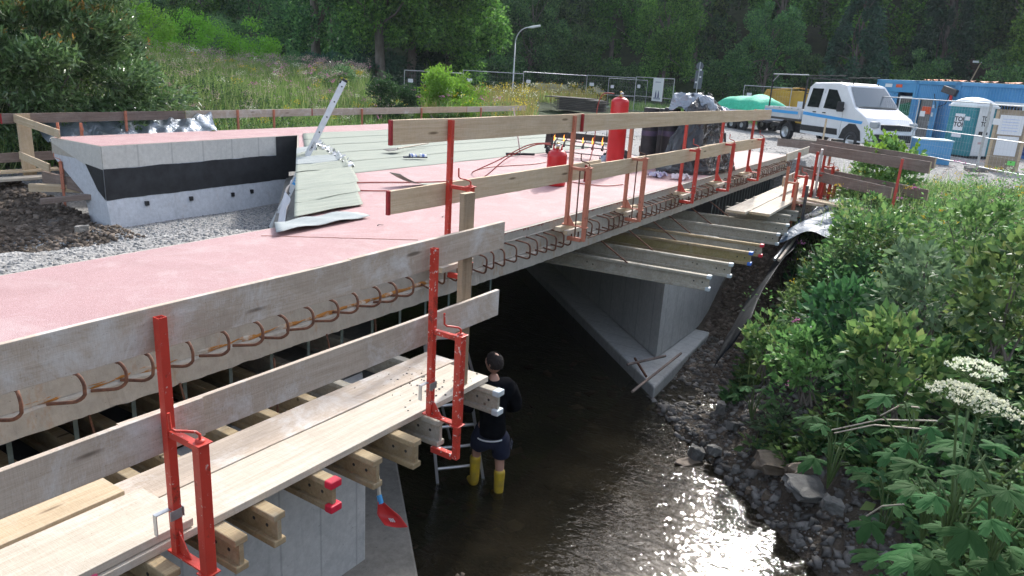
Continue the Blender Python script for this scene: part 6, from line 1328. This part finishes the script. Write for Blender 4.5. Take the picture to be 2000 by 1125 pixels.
def put_tree(k, az, D, sc, row, zoff=0):
    x, y = D * math.cos(az), D * math.sin(az); z = float(zt(np.array(x), np.array(y))) - .3 + zoff
    px = 1000 - 1450 * ( (RM.T @ np.array([x, y, z + 6 - 1.64]))[0] / (RM.T @ np.array([x, y, z + 6 - 1.64]))[2])
    lm_ = min(LMK, key=lambda q: abs(q[0] - px))[1]; lb = f'{KN[k]} in the {ROWN[row]} above {lm_}'
    if lb in seen: lb = lb.replace(' above ', ', the left one above ' if seen[lb] > px else ', the right one above ').replace(' in the ', ' in ')
    seen[lb] = px
    o = PRO[k] if k not in used else dup(PRO[k]); used.add(k); o['label'] = lb; o['category'] = 'tree'; o['group'] = 'trees of the wooded slope'
    o.location = (x, y, z); o.rotation_euler = (0, 0, random.uniform(0, 6.28)); o.scale = (sc * random.uniform(.9, 1.15), sc * random.uniform(.9, 1.15), sc * random.uniform(.9, 1.15)); return o
row = 0
for row, (D, step, a0, a1) in enumerate([(58, 5.6, -7, 35.5), (67, 5.0, -7, 42), (77, 4.6, -7, 46), (89, 4.6, -7, 48), (103, 4.4, -7, 48), (120, 4.2, -7, 48)]):
    a = a0 + row * 1.7 % step
    while a < a1:
        k = random.choices([0, 1, 2, 3, 4], [4, 4, 3, 2.4, 1.2 if row < 3 else .5])[0]; dd_ = D + random.uniform(-3, 3)
        if not (row == 0 and 30 > a > 23.5): put_tree(k, math.radians(a + random.uniform(-1, 1)), dd_, random.uniform(.8, 1.15) * (.62 if row == 0 else 1), row)
        a += step * random.uniform(.85, 1.15)
for D, a0, a1, step, row in [(62, 47.5, 57, 3.6, 0), (78, 46, 70, 4.2, 1), (100, 46, 70, 4.2, 2), (128, 46, 70, 4.0, 3), (165, 46, 70, 3.6, 4), (210, 46, 70, 3.4, 5), (265, 46, 70, 3.2, 6)]:
    a = a0
    while a < a1:
        k = random.choices([0, 1, 2, 3, 4], [3, 3, 3, 1.5 if row != 0 else 4, 2])[0]; put_tree(k, math.radians(a + random.uniform(-.8, .8)), D + random.uniform(-4, 4), random.uniform(.8, 1.1) * (.8 if row < 2 else 1.0 + .12 * row), row); a += step * random.uniform(.85, 1.15)
# the two large trees in the middle
def big_tree(px, D, h, rad, n, lm, lean, label, cz=.56, K=70):
    t = tree_proto('broadleaf_tree', label, h, rad, n, .20, lm, .26, cz, K, lean=lean, lumps=.22, shell=.45); p = pd(px, 180, D); t.location = (p[0], p[1], float(zt(np.array(p[0]), np.array(p[1]))) - .2); t['label'] = label; t['group'] = 'large trees behind the bushes'; return t
big_tree(748, 43, 15, 4.9, 36000, LTREE, -1.4, 'large dark tree with pale leaning trunk behind the ladder', .60)
big_tree(800, 45, 15.5, 5.0, 36000, LTREE, .6, 'large tree with straight trunk behind the bright bush', .58)
big_tree(872, 46, 14, 3.3, 34000, LTREE, .5, 'large tree with sunlit right flank beside the street lamp', .50)
big_tree(620, 47, 14, 4.0, 26000, LFOR, -.4, 'large dark tree left of the pale leaning trunk', .52)
for (px, D, z, R_, lb) in [(640, 40, -1.2, (2.2, 1.8, 1.7), 'dark undergrowth bush at the foot of the large trees, left'), (740, 44, -1.0, (3.2, 1.8, 1.8), 'dark undergrowth bush at the foot of the large trees, middle'), (860, 47, -.8, (3.0, 1.8, 2.2), 'dark undergrowth bush at the foot of the large trees, right'), (1145, 60, .2, (2.4, 2.2, 2.5), 'rounded shrub at the wood edge above the board stack'), (960, 57, -.3, (3, 2, 2.0), 'dark bush at the wood edge behind the street lamp'), (1230, 62, .0, (3, 2, 1.6), 'dark low bush at the wood edge above the tall gas bottle'), (1420, 62, 0, (4, 2, 1.8), 'dark low bush at the wood edge above the trailer'), (1600, 60, -.3, (4, 2, 2.4), 'dark bush at the wood edge above the truck'), (1800, 58, -.3, (4, 2, 2.6), 'dark bush at the wood edge above the containers'), (1960, 56, -.3, (4, 2, 2.6), 'dark bush at the wood edge at the right')]:
    p = pd(px, 180, D); ell_bush('undergrowth_bush', lb, 'bush', (p[0], p[1], z), R_, 9000, .17, LFOR if D > 50 else LCON, 40, 'bushes at the wood edge', asp=.6)

# grasses and flowers
def in_view_z(P): 
    q = (P - EYE) @ RM; px = 1000 - 1450 * q[:, 0] / q[:, 2]; py = 562.5 + 1450 * q[:, 1] / q[:, 2]; return px, py, -q[:, 2]
def blades(n, x0, x1, y0, y1, cond, h0, h1, wd, mm, name, clump=0, lean=.25):
    P = scatter(n, x0, x1, y0, y1, cond); px, py, dz = in_view_z(P); k = (px > -80) & (px < 2080) & (py > -60) & (py < 1180) & (dz > 0); P = P[k]; m_ = len(P)
    D = np.stack([RNG.normal(0, lean, m_), RNG.normal(0, lean, m_), np.ones(m_)], 1); V, F = leaves(P, D, RNG.uniform(h0, h1, m_), np.full(m_, wd) * RNG.uniform(.6, 1.4, m_), fold=.1)
    o = npmesh(name, V, F, mm); return tag(o, kind='stuff'), P
def heads(P, h0, h1, n_each, rad, sz, mm, name):
    m_ = len(P); c = P + np.stack([RNG.normal(0, .1, m_), RNG.normal(0, .1, m_), RNG.uniform(h0, h1, m_)], 1); q = np.repeat(c, n_each, 0); q = q + RNG.normal(0, 1, q.shape) * np.array([rad, rad, rad * .45])
    D = RNG.normal(0, 1, q.shape) * .8 + np.array([0, 0, .5]); V, F = leaves(q, D, sz * RNG.uniform(.7, 1.3, len(q)), sz * .8); o = npmesh(name, V, F, mm); return tag(o, kind='stuff')
hillc = lambda x, y, s: (y > 16.9) & (s < 3) & (s > -12)
_, PH = blades(60000, 6, 28, 16.9, 34, hillc, .35, .95, .022, LGRASS, 'slope_grass')
blades(16000, 8, 28, 16.9, 34, hillc, .3, .7, .03, LWEED, 'slope_weed_blades', lean=.5)
def grnd(n, x0, x1, y0, y1, cond): P = scatter(n, x0, x1, y0, y1, cond); px, py, dz = in_view_z(P); return P[(px > -60) & (px < 2060) & (py > -20) & (py < 1170) & (dz > 0)]
heads(grnd(1000, 9, 28, 18, 34, hillc), .75, 1.05, 26, .10, .035, DULLF, 'dull_seed_heads'); heads(grnd(100, 10, 26, 17, 30, hillc), .5, .9, 26, .09, .04, YELF, 'yellow_flowers')
heads(grnd(120, 10, 26, 17, 30, hillc), .6, .95, 24, .09, .035, WHTF, 'white_flowers'); heads(grnd(70, 16, 27, 17, 26, lambda x, y, s: s > -3), .6, 1.0, 16, .07, .045, PINKF, 'pink_flowers')
mead = lambda x, y, s: (np.hypot(x, y) > 28) & (np.hypot(x, y) < 54) & (np.degrees(np.arctan2(y, x)) > 25.2 + .12 * (np.hypot(x, y) - 28)) & (np.degrees(np.arctan2(y, x)) < 40) & ~((np.hypot(x, y) < 37.5) & (np.degrees(np.arctan2(y, x)) < 31.5))
blades(26000, 20, 50, 12, 36, mead, .5, 1.0, .032, LSTRAW, 'meadow_straw'); blades(12000, 20, 50, 12, 36, mead, .3, .7, .04, LGRASS, 'meadow_green_grass')
heads(grnd(900, 20, 50, 12, 36, mead), .6, 1.0, 12, .12, .05, YELF, 'meadow_yellow_flowers'); heads(grnd(420, 20, 50, 12, 36, mead), .6, 1.1, 12, .12, .05, WHTF, 'meadow_white_flowers')
roadside = lambda x, y, s: (np.hypot(x, y) > 44) & (np.hypot(x, y) < 62) & (np.degrees(np.arctan2(y, x)) < 26) & (np.degrees(np.arctan2(y, x)) > 14)
blades(16000, 40, 62, 8, 28, roadside, .3, .7, .05, LGRASS, 'verge_grass')
blades(14000, 40, 64, -8, 16, lambda x, y, s: (np.hypot(x, y) > 50), .4, .9, .06, LWEEDD, 'wood_edge_growth', lean=.5)

def leafy_plants(P, H_, nl, lsz, asp, mm, name, spread=.12, up=.3, stem=True):
    """upright leafy stalks: each plant nl leaves along its stem"""
    n = len(P); lean = RNG.normal(0, .18, (n, 2)); t = RNG.random((n, nl)) ** .75; h = H_[:, None] * t
    base = P[:, None, :] + np.stack([lean[:, :1] * h, lean[:, 1:] * h, h], -1); a = RNG.uniform(0, 6.28, (n, nl))
    D = np.stack([np.cos(a), np.sin(a), RNG.normal(up, .35, (n, nl))], -1); r = RNG.uniform(0, spread, (n, nl))[..., None]
    q = (base + D * r * np.array([1, 1, .4])).reshape(-1, 3); D = D.reshape(-1, 3); L_ = (lsz * RNG.uniform(.55, 1.25, (n, nl)) * (1.15 - .55 * t)).ravel()
    V, F = leaves(q, D, L_, L_ * asp, fold=.18); parts = [(V, F, 0)]
    if stem:
        top = P + np.stack([lean[:, 0] * H_, lean[:, 1] * H_, H_], 1); V, F = leaves(P - np.array([0, 0, .05]), top - P, np.linalg.norm(top - P, axis=1), np.full(n, .012)); parts.append((V, F, 1))
    V, F, M_ = merge(parts); o = npmesh(name, V, F, [mm, STEM], mi=M_); return tag(o, kind='stuff')
bank = lambda x, y, s: (s > 5.0 + .25 * np.sin(3 * y)) & ((y < 2.35 + .085 * (x - 9)) | (x < 8.5)) & ((s > 5.6) | (x < 8.6) | (x > 9.5))
def bankpts(n, dens_near=True):
    P = scatter(n, 3.2, 21, -4.5, 3.8, lambda x, y, s: bank(x, y, s) & ~((x > 16.5) & (y < -1.6)) & (y > -.45 * x)); px, py, dz = in_view_z(P + np.array([0, 0, .4])); k = (px > 1250) & (px < 2120) & (py < 1250) & (dz > .5) & (np.hypot(P[:, 0], P[:, 1]) > 3.6); return P[k]
def hcap(P, H_):      # keep plants below the sight lines towards the rubble and the far boards
    d = np.hypot(P[:, 0], P[:, 1]); s = .73 * P[:, 0] - .68 * P[:, 1]; return 1.25 * H_ * np.clip(.40 + .5 * (s - 5.0), .40, 1.0) * np.where(P[:, 0] > 13, .5, 1) * np.where((P[:, 0] > 12) & (P[:, 1] > .6), .6, 1)
def patch(P, f, ph): return fbm(P[:, 0] + ph, P[:, 1] - ph, f, 2)
def hmod(P): return np.clip(.62 + .55 * patch(P, 1.1, 2.0), .25, 1.5)
P = bankpts(5200); q = patch(P, 1.5, 0); Pa = P[q > .12]; leafy_plants(Pa, hcap(Pa, RNG.uniform(.5, .95, len(Pa)) * hmod(Pa)), 26, .13, .5, LBANK1, 'bright_bank_weeds')
Pb = P[(q <= .12) & (q > -.35)]; leafy_plants(Pb, hcap(Pb, RNG.uniform(.5, .9, len(Pb)) * hmod(Pb)), 22, .15, .58, LWEED, 'bank_weeds')
Pc = P[q <= -.35]; leafy_plants(Pc, hcap(Pc, RNG.uniform(.6, 1.1, len(Pc)) * hmod(Pc)), 30, .12, .34, LBANK2, 'grey_green_bank_weeds')
P = bankpts(3600); leafy_plants(P, hcap(P, RNG.uniform(.15, .45, len(P))), 16, .17, .62, LWEEDD, 'bank_undergrowth')
P = bankpts(420); leafy_plants(P, hcap(P, RNG.uniform(.95, 1.25, len(P))), 46, .10, .42, LBANK1, 'tall_bank_weeds', spread=.14)
P = bankpts(12000); P = P[P[:, 0] > 9]; m_ = len(P); V, F = leaves(P, np.stack([RNG.normal(0, .35, m_), RNG.normal(0, .35, m_), np.ones(m_)], 1), RNG.uniform(.3, .75, m_), np.full(m_, .014)); tag(npmesh('bank_grass', V, F, LGRASS), kind='stuff')
P = bankpts(70); P = P[P[:, 0] > 7]; heads(P, .5, .95, 14, .035, .035, PINKF, 'bank_pink_flowers'); P = bankpts(90); P = P[P[:, 0] > 7]; heads(P, .5, .9, 18, .05, .03, WHTF, 'bank_cream_flowers'); P = bankpts(500); P = P[(P[:, 0] > 11)]; heads(P, .6, .95, 7, .025, .025, DULLF, 'thistle_heads'); P = bankpts(120); heads(P[P[:, 0] > 9], .5, .8, 12, .035, .03, YELF, 'bank_yellow_flowers')
for (px, py, D, R_, mm_, ls, lb) in [(1505, 665, 9.4, (.36, .34, .30), LWEED, .09, 'leafy shrub bulging over the rubble nearest the pier'), (1585, 575, 10.8, (.36, .34, .42), LBANK1, .075, 'pale tipped shrub beside the dark sheeting'), (1650, 545, 10.8, (.5, .45, .42), LWEEDD, .10, 'dark leafy shrub right of the pale tipped one'), (1700, 470, 11.6, (.6, .55, .5), LWEED, .11, 'leafy shrub in the middle of the far bank'), (1590, 705, 7.9, (.38, .36, .30), LBANK1, .085, 'bright shrub above the upper rubble'),
        (1660, 620, 8.6, (.5, .45, .42), LWEEDD, .13, 'dark shrub behind the lobed leaves of the bank edge'), (1820, 560, 8.4, (.5, .5, .45), LBANK2, .10, 'greyish shrub left of the flower umbels'), (1900, 450, 10.5, (.6, .5, .55), LBANK1, .09, 'tall bright shrub above the flower umbels'), (1985, 560, 7.0, (.45, .45, .42), LWEED, .10, 'leafy shrub at the right edge above the umbels'), (1760, 700, 6.6, (.42, .40, .36), LWEED, .11, 'leafy shrub left below the greyish one'), (1690, 425, 13.5, (.5, .5, .4), LWEED, .09, 'shrub growing over the blue grey sheet')]:
    p = pd(px, py, D); ell_bush('bank_shrub', lb, 'shrub', (p[0], p[1], p[2] - R_[2] * .95), R_, int(900 * R_[0] / .45), ls, mm_, 26, 'shrubs on the right bank', asp=.6, lumps=.42, stems=8)
# growth right of the far boards towards the yard
P = scatter(2600, 14.5, 22, -3, 3.6, lambda x, y, s: (y < 3.2) & (s > 8)); leafy_plants(P, RNG.uniform(.15, .4, len(P)), 14, .075, .5, LWEED, 'yard_edge_weeds')
# weeds at the left below the big shrub and beside the silver sheeting
P = scatter(3600, 1, 16, 16.6, 23, lambda x, y, s: (y > 17.0)); leafy_plants(P, RNG.uniform(.3, .8, len(P)), 22, .10, .45, LWEEDD, 'shrub_foot_weeds'); P = scatter(1500, 10, 26, 16.3, 18.4, lambda x, y, s: y > 16.4); leafy_plants(P, RNG.uniform(.3, .75, len(P)), 20, .08, .5, LWEED, 'rail_foot_weeds')
P = scatter(500, 2, 6.6, 16.2, 18, lambda x, y, s: y > 16.4); leafy_plants(P, RNG.uniform(.3, .7, len(P)), 22, .09, .4, LBRI, 'left_edge_weeds')
# large lobed leaves (hogweed) on the near bank, each plant a thing
def lobed(mb, c, d, L_, up=Vector((0, 0, 1)), mi=0):
    """one broad, deeply cut leaf starting at c and growing along d: pointed, toothed lobes with raised ribs"""
    d = Vector(d).normalized(); s_ = d.cross(up).normalized(); n_ = s_.cross(d).normalized(); n = 84; rim = []; mid = []
    tw = random.uniform(-.3, .3)
    for i in range(n + 1):
        a = -PI * .90 + 2 * PI * .90 * i / n; ph = abs(math.cos(a * 3.0)); lob = .34 + .66 * ph ** .75
        tooth = 1 + .10 * ((i % 4) / 3 - .5) + .05 * math.sin(i * 2.3 + tw * 9); r = L_ * .55 * lob * tooth * (.78 + .30 * math.cos(a))
        for f, lst in ((1, rim), (.55, mid)):
            rr = r * f; z = -.65 * (rr / L_) ** 2 * L_ + .022 * L_ * ph ** 3 * f + .03 * L_ * math.sin(a * 2.3 + tw * 8)
            lst.append(Vector(c) + d * (L_ * .42 + rr * math.cos(a)) + s_ * rr * math.sin(a) + n_ * z + n_ * tw * rr * math.sin(a) * .5)
    ctr = Vector(c) + d * L_ * .42 + n_ * .01; b = [ctr] + mid + rim; m_ = n + 1
    mb.add(b, [(0, i + 1, i + 2) for i in range(n)] + [(1 + i, 1 + m_ + i, 2 + m_ + i, 2 + i) for i in range(n)], mi, False)
def hogweed(c, h, nl, L_, label, umb=0, seed=1):
    random.seed(seed); t = thing('hogweed_plant', label, 'plant', c, 0, 'broad leaved plants on the right bank')
    nl += 4
    for i in range(nl):
        a = 6.28 * i / nl + random.uniform(-.4, .4); r = random.uniform(.25, .6) * h * .7; z = h * random.uniform(.35, 1.0); e = (math.cos(a) * r, math.sin(a) * r, z)
        lf = MB(); lobed(lf, e, (math.cos(a), math.sin(a), random.uniform(-.35, .25)), L_ * random.uniform(.5, .95)); lo = lf.build('leaf', LHOG, t)
        MB().tube([(0, 0, -.1), (math.cos(a) * r * .5, math.sin(a) * r * .5, z * .75), e], .006, 5).build('leaf_stalk', STEM, lo)
    if umb:
        for j in range(umb):
            a = 2.0 * j + .4; top = Vector((.11 * math.cos(a) * j, .13 * math.sin(a) * j, h + .16 + .05 * (j % 2))); st = MB().tube([(0, 0, 0), top * .5, top], .0055, 6).build('flower_stem', STEM, t)
            mb = MB(); P_ = []; 
            for q in range(22):
                rr = .13 * math.sqrt((q + .5) / 22); an = q * 2.4; e = top + Vector((rr * math.cos(an), rr * math.sin(an), .10 - rr * rr * 2.2)); mb.tube([top, e], .0022, 4); P_ += [np.array(e) + RNG.normal(0, .011, 3) * np.array([1, 1, .35]) for _ in range(20)]
            mb.build('rays', STEM, st); P_ = np.array(P_); V, F = leaves(P_, RNG.normal(0, .5, P_.shape) + np.array([0, 0, .6]), .014, .013); npmesh('umbel', V, F, WHTF, parent=st)
    return t
HG = [((1640, 830, 6.3), .55, 7, .34, 'broad leaved plant overhanging the rubble at the edge of the weeds', 0), ((1480, 745, 8.6), .45, 6, .30, 'broad leaved plant nearest the pier at the shaded weed edge', 0), ((1745, 930, 5.4), .5, 6, .32, 'broad leaved plant above the slabs', 0), ((1790, 1085, 4.8), .45, 7, .30, 'broad leaved plant at the bottom edge right of the water', 0),
      ((1890, 1010, 4.3), .45, 7, .34, 'largest leaved plant low in the right corner', 0), ((1985, 900, 3.9), .5, 6, .30, 'broad leaved plant at the right edge under the flower umbels', 0), ((1800, 800, 5.2), .5, 6, .30, 'broad leaved plant in the middle of the near weeds', 0), ((1560, 640, 9.5), .4, 6, .26, 'broad leaved plant beside the dark sheeting', 0)]
HG += [((1690, 700, 6.6), .4, 6, .26, 'small broad leaved plant above the grey clod in the weeds', 0), ((1830, 930, 4.8), .4, 7, .26, 'broad leaved plant between the two corner plants', 0), ((1950, 1070, 4.0), .35, 7, .26, 'broad leaved plant cut by the lower right corner', 0)]
for i, ((px, py, D), h, nl, L_, lb, um) in enumerate(HG): p = pd(px, py, D); hogweed((p[0], p[1], p[2] - h * .9), h, nl, L_, lb, um, 40 + i)
p = pd(1925, 760, 3.75); hogweed((p[0], p[1], p[2] - .72), .42, 5, .26, 'flowering hogweed with flat cream umbels at the right edge', 4, 77)
random.seed(5)
for i, (a, b) in enumerate([((1625, 840, 6.0), (1830, 822, 5.2)), ((1630, 846, 6.0), (1800, 838, 5.0)), ((1720, 812, 5.8), (1795, 796, 5.3)), ((1680, 1016, 5.3), (1765, 985, 4.9))]):
    p, q = pd(*a), pd(*b); o = MB().tube([p, (p + q) / 2 + np.array([0, 0, .05]), q], .006, 5).build('dry_stem', WOODP); tag(o, ['long dry stem arching over the broad leaves', 'second dry stem just below the long one', 'short dry stem above the two long ones', 'twig reaching from the near leaves towards the slabs'][i], 'stem')
# haze
hm = bpy.data.materials.new('valley_haze'); hm.use_nodes = True; _t = hm.node_tree; _t.nodes.remove(_t.nodes['Principled BSDF']); pv = _t.nodes.new('ShaderNodeVolumePrincipled')
pv.inputs['Color'].default_value = (.80, .88, 1, 1); pv.inputs['Density'].default_value = .00028; pv.inputs['Anisotropy'].default_value = .3; _t.links.new(pv.outputs[0], _t.nodes['Material Output'].inputs['Volume'])
zmax = 190
o = MB().box((200, 110, (zmax - 8) / 2), (550, 760, zmax + 8)).build('haze', hm); tag(o, kind='stuff')
